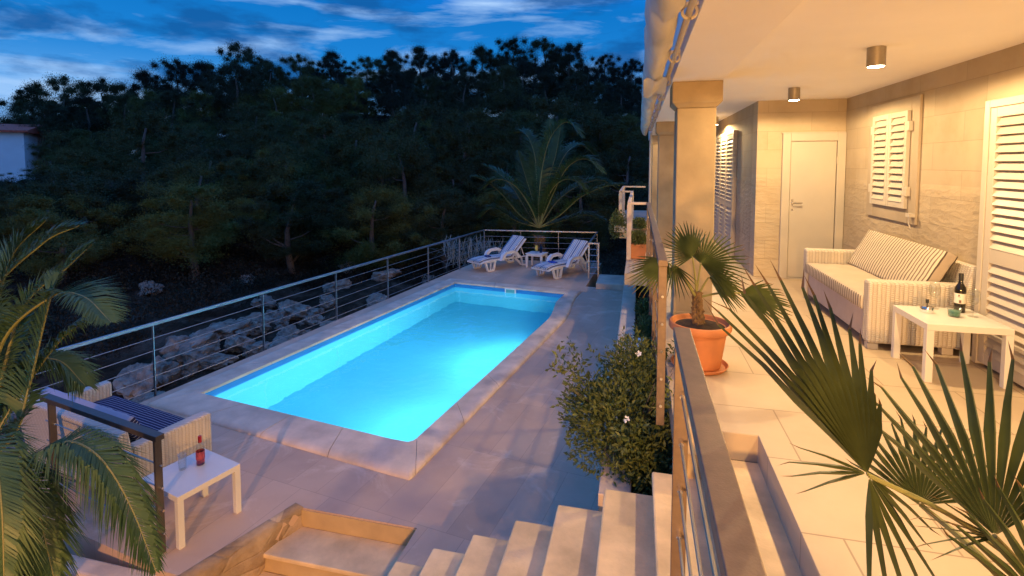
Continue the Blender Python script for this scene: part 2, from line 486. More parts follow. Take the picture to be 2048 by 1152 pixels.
def boulder(x,y,s,grp,label):
    o = bpy.data.objects.new('boulder', rr.choice(rocks)); COL.objects.link(o)
    o.location = (x,y,ground_z(x,y)+s*.16); o.rotation_euler = (rr.uniform(-.3,.3),rr.uniform(-.3,.3),rr.uniform(0,6.28))
    k = rr.uniform(.8,1.25); o.scale = (s*k, s/k, s*rr.uniform(.75,1.25))
    tag(o, label, 'rock', grp)
for i in range(190):
    u = rr.uniform(2.2,7.5); p = rr.uniform(3.5,15.5)
    q = -6.98-u
    x = q*.9885+p*.1513; y = -q*.1513+p*.9885
    s = rr.choice((.18,.24,.32,.42,.55,.7)) * rr.uniform(.75,1.15)
    boulder(x,y,s,'boulders in the gully beside the pool','pale limestone boulder in the gully below the pool railing')
for x,y,s in ((-13.5,16.5,.5),(-11.8,18.5,.45),(-10.2,19.5,.55),(-12.6,14.8,.6),(-9.4,17.2,.5),(-15.5,17.8,.35),(-13.0,21.5,.6),(-8.6,20.3,.4),(-17.8,15.6,.5)):
    boulder(x,y,s,'stray boulders up the slope','stray grey boulder up the dark slope under the pines')

# ------------------------------------------------------------------ pines
def pine_variant(seed, H=1.0, topmat='pine', nclump=115, per=1200, spread=.40, low=.34):
    """Unit-height Aleppo pine, crown above a bare leaning trunk."""
    rs = random.Random(seed)
    tr = MB()
    top = Vector((rs.uniform(-.08,.08), rs.uniform(-.08,.08), .82))
    bend = Vector((rs.uniform(-.06,.06), rs.uniform(-.06,.06), 0))
    path = [Vector((0,0,-.04))]
    for i in range(1,8):
        f = i/7; path.append(top*f + bend*math.sin(f*math.pi) + Vector((rs.uniform(-.008,.008),rs.uniform(-.008,.008),0)))
    tr.tube(path, [.030*(1-.75*i/7) for i in range(8)], 7)
    clumps = []
    for i in range(8):
        f = rs.uniform(low-.06,.8); base = path[0].lerp(top,f) + bend*math.sin(f*math.pi)
        a = rs.uniform(0,6.28); L = rs.uniform(.16,.34)*(1.1-.5*f)
        e = base + Vector((math.cos(a)*L, math.sin(a)*L, L*rs.uniform(.25,.7)))
        mid = base.lerp(e,.5) + Vector((0,0,-.02))
        tr.tube([base,mid,e], [.013*(1.2-f),.009*(1.2-f),.003], 5)
        clumps.append((e, rs.uniform(.07,.11)))
        clumps.append((mid.lerp(e,.6)+Vector((0,0,.03)), rs.uniform(.05,.08)))
    while len(clumps) < nclump:
        a = rs.uniform(0,6.28); zz = rs.uniform(low,1.0)
        w = math.sin(min(1,max(.05,(zz-low+.04)/(1.06-low)))*math.pi)**.6
        r = spread*w*math.sqrt(rs.random())*(1+.35*math.sin(3*a+seed)+.2*math.sin(5*a+2*seed))
        clumps.append((Vector((r*math.cos(a)+top.x*zz, r*math.sin(a)+top.y*zz, zz*.93)), rs.choice((.05,.07,.09,.13))*rs.uniform(.8,1.2)*(1.15-.4*zz)))
    cr = MB()
    for c,rad in clumps:
        for _ in range(per):
            d = Vector((rs.gauss(0,1),rs.gauss(0,1),rs.gauss(0,.8)+.25)).normalized()
            rr_ = rad*min(1.3,abs(rs.gauss(.35,.45)))
            p = c + Vector((d.x*rr_, d.y*rr_, d.z*rr_*.95))
            L = rs.uniform(.006,.013); wd = L*.24
            dd = (d + Vector((rs.gauss(0,.5),rs.gauss(0,.5),rs.gauss(0,.4)+.25))).normalized()
            s = dd.cross(Vector((rs.gauss(0,1),rs.gauss(0,1),rs.gauss(0,1)))).normalized()*wd
            n0 = len(cr.v)
            cr.v += [tuple(p-s), tuple(p+s), tuple(p+dd*L)]
            cr.face((n0,n0+1,n0+2))
    return tr, cr
def build_variant(seed, mat, **kw):
    tr, cr = pine_variant(seed, **kw)
    root = thing('pine_tree', 'x', 'tree')
    tr.build('trunk', M['bark'], root, smooth=True)
    cr.build('crown', M[mat], root)
    return root
PV = [build_variant(31+i, 'pine', spread=.42+.04*(i%3), low=.14+.10*(i%2)) for i in range(4)]
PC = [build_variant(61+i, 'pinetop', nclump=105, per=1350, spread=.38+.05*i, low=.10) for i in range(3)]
used = set()
CREST = [(-71.9,42.6,10.5,1.14),(-65.9,44.1,11.6,1.18),(-60.9,43.6,11.9,1.18),(-59.0,46.8,11.3,.93),(-50.7,44.8,9.7,1.06),(-47.1,44.2,10.0,.97),(-48.2,49.5,10.2,1.13),(-43.9,49.8,11.3,.94),(-37.5,47.2,7.3,.9),(-34.5,48.5,7.6,.96),(-33.6,52.8,7.5,.99),(-29.0,51.8,7.0,1.1),(-27.2,54.8,7.5,1.11),(-24.3,55.2,8.1,.99),(-19.1,51.9,8.3,.94),(-16.3,53.5,8.6,1.08),(-13.2,56.6,9.7,1.0),(-10.3,58.1,9.4,1.04),(-6.8,56.9,8.8,1.11),(-3.8,60.7,7.4,.91),(-.9,60.6,6.8,.91),(3.3,58.6,6.8,1.07),(-55.2,45.6,9.6,1.1),(-40.6,48.4,8.4,1.1),(-21.8,53.5,7.6,1.1),(-31.2,50.2,6.6,1.1),(-15.0,60.5,7.2,1.2),(-8.6,62.0,7.4,1.2),(-21.5,58.5,7.2,1.2),(-2.2,63.5,6.4,1.2),(-28.2,57.5,6.6,1.2),(-37.0,53.5,6.8,1.2),(-43.5,54.5,8.4,1.2),(-53.5,49.5,8.4,1.2),(-63.0,47.5,10.0,1.2),(-11.8,54.0,7.4,1.1),(-5.2,56.0,6.6,1.1)]
UPPER = [(-54.1,31.4,4.8,.96),(-49.6,34.4,6.3,1.08),(-48.7,37.0,6.6,1.18),(-46.3,38.8,6.5,.93),(-43.1,39.4,6.4,1.02),(-36.5,37.3,6.0,1.01),(-33.0,37.1,8.1,1.14),(-29.2,37.4,6.0,1.25),(-27.0,39.2,6.4,1.11),(-24.3,40.9,6.3,.92),(-21.1,42.2,6.8,1.19),(-19.4,45.4,6.2,1.12),(-14.8,43.3,7.2,.95),(-11.5,44.3,7.6,1.25),(-8.1,45.1,7.0,1.07),(-4.8,44.9,7.0,1.04),(-2.2,49.8,5.7,1.24),(1.1,46.6,5.8,.93),(-39.8,38.6,6.2,1.1)]
MID = [(-40.9,27.6,2.0,.9),(-37.2,28.5,4.6,1.1),(-33.8,29.3,4.4,1.1),(-29.5,29.8,4.6,1.0),(-26.4,31.0,5.8,1.14),(-23.1,32.5,4.8,1.1),(-19.5,33.5,4.8,1.1),(-15.4,33.8,5.2,1.29),(-11.3,33.9,5.7,1.05),(-7.6,34.6,5.8,1.2),(-3.9,33.9,5.8,1.23),(-.7,36.0,5.2,1.19)]
NEAR = [(-27.9,21.0,4.5,1.15),(-26.5,23.4,6.3,1.15),(-20.8,21.7,4.9,1.15),(-21.7,25.6,5.6,1.15),(-16.5,22.7,5.3,1.15),(-15.2,26.1,5.9,1.15),(-12.8,28.8,6.8,1.15),(-11.6,23.9,6.1,1.15),(-10.1,29.5,6.6,1.15),(-7.0,27.1,5.2,1.15),(-4.6,30.8,7.4,1.15),(-2.4,33.4,5.6,1.15),(-31.5,19.8,2.6,1.1),(-24.0,19.6,3.4,1.2),(-19.0,23.6,4.6,1.15),(-13.4,25.2,5.2,1.15),(-9.2,24.6,4.6,1.1),(-5.6,24.4,4.2,1.1),(-3.0,26.0,4.8,1.1),(-1.0,28.5,5.4,1.1),(-17.6,27.6,5.6,1.2),(-21.0,14.6,3.6,1.25),(-17.6,17.4,4.0,1.25),(-22.8,17.4,4.2,1.25),(-14.6,19.6,4.2,1.2),(-24.8,15.6,3.4,1.25),(-19.6,19.8,4.6,1.2),(-26.6,18.6,3.8,1.2),(-11.2,20.8,4.0,1.15),(-8.2,21.6,3.9,1.1),(-15.8,22.0,4.6,1.15)]
tr_ = random.Random(3)
def place_pine(x,y,h,w,label,group,pool):
    v = tr_.choice(pool)
    if v.name in used: o = copy_tree(v)
    else: o = v; used.add(v.name)
    o.location = (x,y,ground_z(x,y,False)-.1); o.rotation_euler.z = tr_.uniform(0,6.28)
    k = (.55*h+2.6)*w          # broad crowns even on the lower trees
    o.scale = (k,k,h*1.02)
    tag(o, label, 'tree', group)
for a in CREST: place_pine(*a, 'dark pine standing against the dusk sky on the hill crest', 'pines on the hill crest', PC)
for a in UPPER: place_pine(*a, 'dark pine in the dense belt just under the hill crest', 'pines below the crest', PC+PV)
for a in MID: place_pine(*a, 'dim green pine halfway down the hillside behind the pool', 'pines halfway down the slope', PV)
for a in NEAR: place_pine(*a, 'green pine in the nearest row above the rocky gully', 'pines nearest the gully', PV)
for v in PV+PC:
    if v.name not in used:
        for c in list(v.children): bpy.data.objects.remove(c)
        bpy.data.objects.remove(v)

# cypress on the left skyline
cy = thing('cypress_tree', 'slim dark cypress pointing above the trees at far left skyline', 'tree', (-75.0,41.0,ground_z(-75,41,False)))
b = MB(); b.tube([(0,0,-.3),(0,0,3),(0,0,9)], [.2,.14,.03], 6); b.build('trunk', M['bark'], cy)
b = MB(); rs = random.Random(2)
for _ in range(2600):
    zz = rs.uniform(.6,10.3); w = .85*math.sin(min(1,(10.45-zz)/9.9)*1.4)**.8
    a = rs.uniform(0,6.28); r = w*math.sqrt(rs.random()); p = Vector((r*math.cos(a), r*math.sin(a), zz))
    d = Vector((math.cos(a)*.4, math.sin(a)*.4, 1)).normalized()*rs.uniform(.25,.5); s = Vector((-math.sin(a),math.cos(a),0))*.09
    n0 = len(b.v); b.v += [tuple(p-s),tuple(p+s),tuple(p+d)]; b.face((n0,n0+1,n0+2))
b.build('crown', M['pinetop'], cy)

# undergrowth along the forest foot (nobody could count it)
b = MB(); rs = random.Random(19)
for _ in range(520):
    dd = rs.uniform(17.5,30); az = R(rs.uniform(-62,6)); x = dd*math.sin(az); y = dd*math.cos(az)
    if x > -9 and y < 19: continue
    if -(x*.9885-y*.1513)-6.98 < 9 and y < 19: continue
    if x > -.5 and y < 22: continue
    z = ground_z(x,y); rad = rs.uniform(.4,1.25)
    for _ in range(190):
        d = Vector((rs.gauss(0,1),rs.gauss(0,1),abs(rs.gauss(0,.8)))).normalized()
        p = Vector((x,y,z)) + d*rad*rs.random()**.5
        s = d.cross(Vector((rs.gauss(0,1),rs.gauss(0,1),rs.gauss(0,1)))).normalized()
        L = rs.uniform(.05,.11); n0 = len(b.v); e = (d+Vector((rs.gauss(0,.5),rs.gauss(0,.5),.4))).normalized()*L
        b.v += [tuple(p-s*L*.22),tuple(p+e*.5+s*L*.3),tuple(p+e),tuple(p+e*.5-s*L*.3)]; b.face((n0,n0+1,n0+2,n0+3))
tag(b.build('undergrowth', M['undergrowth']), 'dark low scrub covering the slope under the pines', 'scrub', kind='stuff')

# ------------------------------------------------------------------ neighbour's house, far left
hx = Matrix.Rotation(R(-18),4,'Z')
ho = thing('white_house', 'white house with red tiled roof among trees at far left edge', 'house', (-47.6,31.2,-1.0), R(42))
b = MB(); b.box(-13,0,0,7,-2.5,5.15); b.build('wall', M['housewall'], ho)
b = MB()
n0=0; b.v += [(-13.3,-.4,5.15),(.35,-.4,5.15),(.35,7.4,5.15),(-13.3,7.4,5.15),(-13.3,3.5,6.0),(.35,3.5,6.0),(-13.3,-.4,5.3),(.35,-.4,5.3),(.35,7.4,5.3),(-13.3,7.4,5.3)]
for q in ((0,1,7,6),(6,7,5,4),(8,9,4,5),(3,2,1,0),(2,3,9,8),(1,2,8,5,7),(3,0,6,4,9)): b.face(q)
rf = b.build('roof', M['rooftile'], ho)
b = MB(); b.box(-8.4,-7.4,1.4,2.2,5.6,7.3); b.build('chimney', M['housewall'], rf)

# ------------------------------------------------------------------ pool
P = Vector((.1513,.9885)); Q = Vector((.9885,-.1513))
def W(q,p): v = Q*q + P*p; return (v.x, v.y)
DK = -1.52; CT = -1.470; WL = -1.60
def right_in(p):
    return -3.19 - .06*min(1,max(0,(p-4.77)/5.1)) - .27*sm(9.7,11.5,p)
def right_out(p):
    return -2.86 - .09*min(1,max(0,(p-4.3)/5.7)) - .30*sm(9.8,12.2,p)
NR_, CR_ = .16, .05
side = []   # list of (inner, outer) pairs round the pool, counter-clockwise from near left
def lin(a,b,k): return [(a[0]+(b[0]-a[0])*i/k, a[1]+(b[1]-a[1])*i/k) for i in range(k)]
inn = lin((-6.58,4.77),(-3.19-.13,4.77),20) + [(-3.24,4.785),(-3.20,4.84)]
out = lin((-6.98,4.33),(-2.86-.04,4.25),20) + [(-2.872,4.255),(-2.86,4.29)]
NRS = 44
for i in range(NRS):
    f = i/NRS; pi_ = 4.9+(12.0-4.9)*f; po = 4.36+(12.42-4.36)*f
    inn.append((right_in(pi_),pi_)); out.append((right_out(po),po))
inn += lin((right_in(12.0),12.0),(-6.58,12.0),16)
out += lin((right_out(12.42),12.42),(-6.98,12.42),16)
inn += lin((-6.58,12.0),(-6.58,4.77),36)
out += lin((-6.98,12.42),(-6.98,4.33),36)
assert len(inn)==len(out)
N = len(inn)
breaks = set([0,5,10,15]+[22+i for i in range(0,44,6)]+[66,71,76]+[82+i for i in range(0,36,5)])
pool = thing('swimming_pool', 'glowing blue rectangular swimming pool with a bowed pale stone edge', 'swimming pool')
prof = [(-.03,CT-.035),(-.03,CT-.012),(-.018,CT),(.72,CT),(.86,CT-.006),(.95,CT-.022),(.99,CT-.045),(.985,CT-.065),(.93,CT-.08)]
b = MB()
for i in range(N):
    j = (i+1)%N
    ga = .004 if i in breaks else 0; gb = .004 if j in breaks else 0
    def pt(k, other, g, f, z):
        a = Vector(inn[k]).lerp(Vector(out[k]), f); c = Vector(inn[other]).lerp(Vector(out[other]), f)
        d = (c-a); a = a + d.normalized()*g
        x,y = W(a.x,a.y); return (x,y,z)
    n0 = len(b.v); K = len(prof)
    for f,z in prof: b.v.append(pt(i,j,ga,f,z))
    for f,z in prof: b.v.append(pt(j,i,gb,f,z))
    for k in range(K-1): b.face((n0+k,n0+K+k,n0+K+k+1,n0+k+1))
    if ga: b.face([n0+k for k in range(K)])
    if gb: b.face([n0+K+k for k in range(K)][::-1])
b.build('coping', M['coping'], pool, auto=50)
b = MB(); FZ = -3.0
for i in range(N):
    j = (i+1)%N; n0 = len(b.v)
    for z in (CT-.02,WL-.015):
        b.v.append((*W(*inn[i]),z)); b.v.append((*W(*inn[j]),z))
    b.face((n0,n0+2,n0+3,n0+1),1)
    n0 = len(b.v)
    for z in (WL-.015,FZ):
        b.v.append((*W(*inn[i]),z)); b.v.append((*W(*inn[j]),z))
    b.face((n0,n0+2,n0+3,n0+1),0)
tri = tessellate_polygon([[Vector((*W(*p),0)) for p in inn]])
n0 = len(b.v); b.v += [(*W(*p),FZ) for p in inn]
for t in tri: b.face([n0+i for i in t])
b.build('basin', [M['liner'],M['liner_unlit']], pool)
b = MB(); tri = tessellate_polygon([[Vector((*W(*p),0)) for p in inn]])
b.v += [(*W(*p),WL) for p in inn]
for t in tri:
    a,c,d = (Vector((*W(*inn[i]),0)) for i in t)
    b.face(t if (c-a).cross(d-a).z>0 else t[::-1])
tag(b.build('pool_water', M['water']), 'clear rippled water filling the lit pool', 'water', kind='structure')
# skimmer mouth on the far wall
sx,sy = W(-4.98,11.985)
sk = thing('pool_skimmer','x','x') ; bpy.data.objects.remove(sk)
b = MB(); rot = Matrix.Translation((sx,sy,-1.56)) @ Matrix.Rotation(R(-8.7),4,'Z')
b.box(-.15,.15,-.02,.0,-.07,.075,0,rot)
b.box(-.115,.115,-.028,-.0205,-.045,.045,1,rot)
b.build('skimmer', [M['white_plastic'], plain('skimmer_gap',(.10,.42,.42),.5)], pool)
# underwater lamps on the house-side wall
for k,p in enumerate((6.1,8.9)):
    q = right_in(p)-.012; x,y = W(q,p)
    b = MB(); b.lathe([(.0,0),(.13,0),(.13,.025),(.09,.03),(.0,.03)], seg=20, closed_bottom=False)
    o = b.build('pool_lamp', M['poollens'], pool, (x,y,-2.25)); o.rotation_euler = (R(90),0,R(-98.7+180+90-90))
    o.rotation_euler = (0, R(-90), R(-8.7))
    add_light('pool_lamp_light','SPOT',(*W(q-.06,p),-2.25), 310, (.64,.95,1.0), rot=(0,R(90),R(-8.7)), spot_size=R(165), spot_blend=.4, shadow_soft_size=.10)

# ------------------------------------------------------------------ pool deck, walls, stairs
deck_outer = [(-6.98,3.62),(-3.62,3.12),(-3.29,3.10),(-2.98,4.03),(-1.835,4.03),(-1.835,1.6),(-.02,1.6),(-.02,13.2),(-1.30,13.4),(-1.12,16.72),(-5.02,16.62)]
# left edge runs parallel to the railing, just outside the coping
deck_outer = [(-6.62,3.60)] + deck_outer[1:]
hole = [W(q+(.12 if q<-5 else -.12) if True else q, p) for q,p in ((-6.98,4.40),)]
hol = []
for (qi,pi_),(qo,po) in zip(inn,out):
    a = Vector((qi,pi_)).lerp(Vector((qo,po)),.6); hol.append(W(a.x,a.y))
b = MB(); b.prism(deck_outer, DK-.45, DK, 0, [hol])
tag(b.build('pool_deck', M['deck']), 'pale stone deck surrounding the pool', 'deck', kind='structure')
# rough support wall under the deck on the gully side
b = MB()
b.prism([(-6.5,3.75),(-3.7,3.25),(-3.5,3.6),(-6.2,4.1)], -5.2, DK-.451)
b.prism([(-6.52,3.8),(-6.2,3.8),(-4.7,16.4),(-5.02,16.4)], -5.4, DK-.451)
b.prism([(-5.0,16.2),(-1.2,16.3),(-1.2,16.6),(-5.0,16.5)], -5.4, DK-.451)
tag(b.build('deck_wall', M['rubble']), 'rough stone wall carrying the pool deck above the gully', 'wall')

# raised block at the far right of the deck
b = MB(); b.box(-1.02,-.30,13.2,14.35,-2.6,-1.38)
tag(b.build('stone_step', M['coping'], bevel=.01), 'low stone step at the far end of the deck beside the balcony', 'step')

# planter wall with bed
b = MB(); b.box(-.24,-.02,3.47,12.9,-2.0,-.60)
pw = thing('planter_wall','long low stone planter wall along the deck below the terrace','planter wall')
b.build('wall', M['coping'], pw, bevel=.008)
b = MB(); b.box(-.018,.235,3.47,12.9,-1.6,-.74); b.build('soil', M['soil'], pw)

# terrace slab with the stair notch and the stepped balcony
T_out = [(.24,-4.0),(2.8,-4.0),(2.8,8.2),(1.66,8.2),(1.66,19.0),(-.46,19.0),(-.46,13.0),(-.19,13.0),(-.19,7.95),(.24,7.95),(.24,3.34),(.73,3.34),(.73,2.12),(.24,2.12)]
b = MB(); b.prism(T_out, -.176, 0)
tag(b.build('terrace_floor', M['terrace'], bevel=.006), 'beige limestone terrace floor in front of the house', 'floor', kind='structure')
# masonry under the terrace
vm = thing('terrace_wall','stone retaining wall holding up the terrace edge','wall')
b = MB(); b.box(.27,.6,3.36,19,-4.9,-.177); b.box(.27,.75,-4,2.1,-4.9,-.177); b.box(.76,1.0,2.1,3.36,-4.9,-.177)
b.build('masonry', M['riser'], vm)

# main stairs up to the terrace
st = thing('stone_staircase','wide pale stone stairs climbing from the pool deck to the terrace','stairs')
nos = [.434,.129,-.173,-.487,-.79,-1.105,-1.42,-1.73]
for i,x in enumerate(nos):
    z = -.169*(i+1); x1 = (nos[i-1] if i else .73)
    yf = 3.34 if i==0 else 3.37+.012*i
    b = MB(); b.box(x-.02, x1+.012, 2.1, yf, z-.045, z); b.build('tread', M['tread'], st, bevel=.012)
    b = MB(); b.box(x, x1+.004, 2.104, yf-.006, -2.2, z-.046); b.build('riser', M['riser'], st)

# sunken lower steps and their rough side wall
ls = thing('lower_stairs','sunken lower steps leading down from the deck at the bottom edge','stairs')
b = MB(); b.box(-2.99,-1.84,4.02,4.06,-1.70,-1.535); b.build('riser', M['riser'], ls)
for i in range(5):
    z = -1.69-.17*i; y1 = 4.02-.36*i; y0 = y1-.36
    b = MB(); b.box(-3.6,-1.845,y0-.02,y1,z-.04,z); b.build('tread', M['tread'], ls, bevel=.008)
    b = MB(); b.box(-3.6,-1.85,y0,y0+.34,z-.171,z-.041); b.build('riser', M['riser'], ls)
# rubble side wall (subdivided and roughened)
def rough_wall(name, x0,y0,x1,y1,z0,z1,thick,mat,amp=.035,nx=40,nz=24):
    b = MB(); d = Vector((x1-x0,y1-y0,0)); nrm = Vector((d.y,-d.x,0)).normalized()
    for k in range(nz+1):
        for i in range(nx+1):
            p = Vector((x0,y0,0))+d*(i/nx); p.z = z0+(z1-z0)*k/nz
            q = p*3.2
            a = amp*(noise.fractal(q,.8,2.1,5)*1.0+.6*abs(noise.noise(q*1.7)))
            if k in (nz,): a *= .4
            p += nrm*a; b.v.append(tuple(p))
    for k in range(nz):
        for i in range(nx):
            a = k*(nx+1)+i; b.face((a,a+1,a+nx+2,a+nx+1))
    n0 = len(b.v); top = nz*(nx+1)
    for i in range(nx+1):
        p = Vector((x0,y0,z1))+d*(i/nx)-nrm*thick; b.v.append(tuple(p))
    for i in range(nx): b.face((top+i,top+i+1,n0+i+1,n0+i))
    return b
b = rough_wall('w', -3.62,2.1,-2.965,4.035,-3.2,DK+.004,.12,None)
tag(b.build('rubble_wall', M['rubble'], smooth=True), 'rough rubble stone side wall of the sunken lower steps', 'wall')
# garden kerb below the left palm
b = MB(); b.box(-4.7,-3.62,2.98,3.13,-1.95,-1.56)
tag(b.build('garden_kerb', M['coping'], bevel=.02), 'pale stone kerb under the drooping palm fronds at bottom left', 'kerb')

# ------------------------------------------------------------------ villa
vi = thing('villa','warmly lit limestone villa with covered terrace and white shutters','house')
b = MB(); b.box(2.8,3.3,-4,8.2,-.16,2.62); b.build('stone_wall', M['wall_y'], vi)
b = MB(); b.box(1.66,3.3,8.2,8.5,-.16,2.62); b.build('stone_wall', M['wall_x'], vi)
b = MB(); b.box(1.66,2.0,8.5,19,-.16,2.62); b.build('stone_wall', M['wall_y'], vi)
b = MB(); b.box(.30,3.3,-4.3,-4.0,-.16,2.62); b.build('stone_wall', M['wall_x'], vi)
b = MB(); b.box(.802,2.8,-4,8.2,2.56,2.9); b.box(.802,1.66,8.2,19,2.561,2.9); b.build('ceiling', M['plaster'], vi)
b = MB(); b.box(.31,.80,-4.2,19,2.48,2.95); b.build('beam', M['plaster'], vi, bevel=.004)
b = MB(); b.box(.33,3.4,-4.3,19.2,2.951,5.6); b.build('upper_storey', M['plaster'], vi)
for y in (5.6,10.7,15.7):
    b = MB(); b.box(.37,.75,y,y+.38,0.0,2.22)
    b.box(.366,.754,y-.004,y+.384,0.0,.12)
    c = b.build('column', M['column'], vi, bevel=.012)
    b = MB()
    n0 = len(b.v)
    for (e,z) in ((0,2.221),(.05,2.275),(.05,2.479)):
        b.v += [(.37-e,y-e,z),(.75+e,y-e,z),(.75+e,y+.38+e,z),(.37-e,y+.38+e,z)]
    b.face((3,2,1,0))
    for r in range(2):
        for k in range(4): b.face((r*4+k,r*4+(k+1)%4,r*4+4+(k+1)%4,r*4+4+k))
    b.face((8,9,10,11))
    b.build('capital', M['column'], c, bevel=.006)

# white door in the back wall
dr = MB()
dr.box(1.99,2.095,8.14,8.197,0,2.085); dr.box(2.69,2.795,8.14,8.197,0,2.085); dr.box(2.096,2.689,8.14,8.197,1.975,2.085)
dr.box(2.096,2.689,8.14,8.197,0,.018)
door = dr.build('door', M['white_paint'], vi, bevel=.005)
b = MB(); b.box(1.975,2.798,8.17,8.199,2.0855,2.10); b.build('architrave', M['white_paint'], door, bevel=.003)
b = MB(); b.box(2.101,2.680,8.152,8.196,.024,1.968); leaf = b.build('door_leaf', M['white_paint'], door, bevel=.004)
b = MB(); b.box(2.12,2.148,8.144,8.151,1.06,1.15); b.tube([(2.134,8.146,1.10),(2.134,8.095,1.10),(2.25,8.095,1.10)], .010, 8)
b.build('handle', M['chrome'], door)
b = MB(); b.lathe([(.014,0),(.014,.006),(.0,.007)],seg=14); o = b.build('keyhole', M['chrome'], door, (2.134,8.151,1.0)); o.rotation_euler.x = R(90)
for z in (.28,1.70):
    b = MB(); b.tube([(2.686,8.138,z-.05),(2.686,8.138,z+.05)], .009, 8); b.build('hinge', M['white_paint'], door)

# louvred shutters
def louvre(mb, y0,y1,z0,z1, x, bars, pitch=.062, t=.035, rim=.055, tilt=-60):
    """Leaf standing in a wall plane facing -x; x is its back face."""
    xf = x-t
    mb.box(xf,x,y0,y0+rim,z0,z1); mb.box(xf,x,y1-rim,y1,z0,z1)
    zs = [z0]+list(bars)+[z1]
    edges = [(z0,z0+rim*1.2)]+[(zb-rim*.8,zb+rim*.8) for zb in bars]+[(z1-rim,z1)]
    for a,c in edges: mb.box(xf+.001,x-.001,y0+rim,y1-rim,a,c)
    for (a0,a1),(c0,c1) in zip(edges,edges[1:]):
        n = max(1,int((c0-a1)/pitch)); pz = (c0-a1)/n
        for k in range(n):
            zc = a1+pz*(k+.5)
            m = Matrix.Translation((x-t/2,0,zc)) @ Matrix.Rotation(R(tilt),4,'Y')
            mb.box(-pz*.62,pz*.62,y0+rim+.001,y1-rim-.001,-.004,.004,0,m)
def dark_back(mb,y0,y1,z0,z1,x): mb.box(x,x+.004,y0,y1,z0,z1)
M['shade_sheet'] = plain('slat_shade',(.05,.04,.03),.9)  # flat dark sheet standing in for the shade behind the slats
# window with stone surround
wn = MB(); wn.box(2.772,2.798,6.17,6.345,1.02,2.36); wn.box(2.772,2.798,7.165,7.36,1.02,2.36)
wn.box(2.772,2.798,6.346,7.164,1.02,1.185); wn.box(2.772,2.798,6.346,7.164,2.205,2.36)
win = wn.build('window', M['surround'], vi, bevel=.005)
b = MB(); b.box(2.79,2.797,6.346,7.164,1.186,2.204); b.build('shade_sheet', M['shade_sheet'], win)
for y0,y1 in ((6.335,6.752),(6.758,7.175)):
    b = MB(); louvre(b, y0,y1,1.175,2.215,2.770,(),pitch=.075); b.build('shutter', M['white_paint'], win, bevel=.002)
for y in (6.31,7.195):
    for z in (1.36,2.05):
        b = MB(); b.box(2.733,2.7715,y-.02,y+.02,z-.05,z+.05); b.build('hinge', M['white_paint'], win, bevel=.003)
b = MB(); b.box(2.72,2.7715,6.17,6.25,1.10,1.14); b.tube([(2.74,6.21,1.10),(2.735,6.21,1.03),(2.745,6.19,.98)], .006, 6); b.build('latch', M['white_paint'], win)
# shutter doors
def shutter_door(x, y0, y1, z1, leaves, mid):
    f = MB(); f.box(x-.07,x-.002,y0,y0+.06,0.004,z1); f.box(x-.07,x-.002,y1-.06,y1,0.004,z1); f.box(x-.07,x-.002,y0+.061,y1-.061,z1-.06,z1)
    d = f.build('shutter_door', M['white_paint'], vi, bevel=.004)
    b = MB(); b.box(x-.014,x-.003,y0+.062,y1-.062,.01,z1-.062); b.build('shade_sheet', M['shade_sheet'], d)
    w = (y1-y0-.124)/leaves
    for k in range(leaves):
        b = MB(); louvre(b, y0+.062+k*w+.002, y0+.062+(k+1)*w-.002, .03, z1-.064, x-.022, mid, pitch=.068, t=.04, rim=.075)
        b.build('shutter', M['white_paint'], d, bevel=.002)
shutter_door(2.8, 3.05, 5.06, 2.16, 2, (.92,))
shutter_door(1.66, 9.75, 12.0, 2.24, 3, (.92,))
# downpipe at the far end of the awning
b = MB(); b.tube([(.285,13.9,2.46),(.285,13.9,-.3)], .035, 10); b.build('downpipe', M['white_paint'], vi, auto=40)

# ceiling lamps
def ceiling_lamp(x,y,label,power):
    t = thing('ceiling_lamp', label, 'lamp', (x,y,2.56), 0, 'cylinder ceiling lamps on the terrace')
    b = MB(); b.lathe([(.064,-.002),(.064,-.15),(.058,-.15),(.056,-.135),(.056,-.01)], seg=24, closed_bottom=True); b.build('housing', M['lampbody'], t, auto=35)
    b = MB(); b.lathe([(.0,-.154),(.050,-.152),(.057,-.146)], seg=24, closed_bottom=False); b.build('lens', M['lens'], t)
    add_light('lamp_light','SPOT',(0,0,-.17),power,(1,.675,.315),t,spot_size=R(179),spot_blend=.18,shadow_soft_size=.045)
LP = 172
ceiling_lamp(1.79,4.68,'lit grey cylinder lamp on the terrace ceiling nearer the viewer',LP)
ceiling_lamp(1.79,6.90,'lit grey cylinder lamp on the ceiling in front of the white door',LP)
ceiling_lamp(1.79,2.46,'lit cylinder ceiling lamp overhead beyond the top edge',LP)
ceiling_lamp(1.79,.25,'lit cylinder ceiling lamp above the near end of terrace',LP)
ceiling_lamp(1.42,10.8,'lit cylinder lamp beside the far shutters behind the column',LP*1.25)
ceiling_lamp(1.42,15.0,'lit cylinder lamp at the far end of the terrace ceiling',LP*.7)

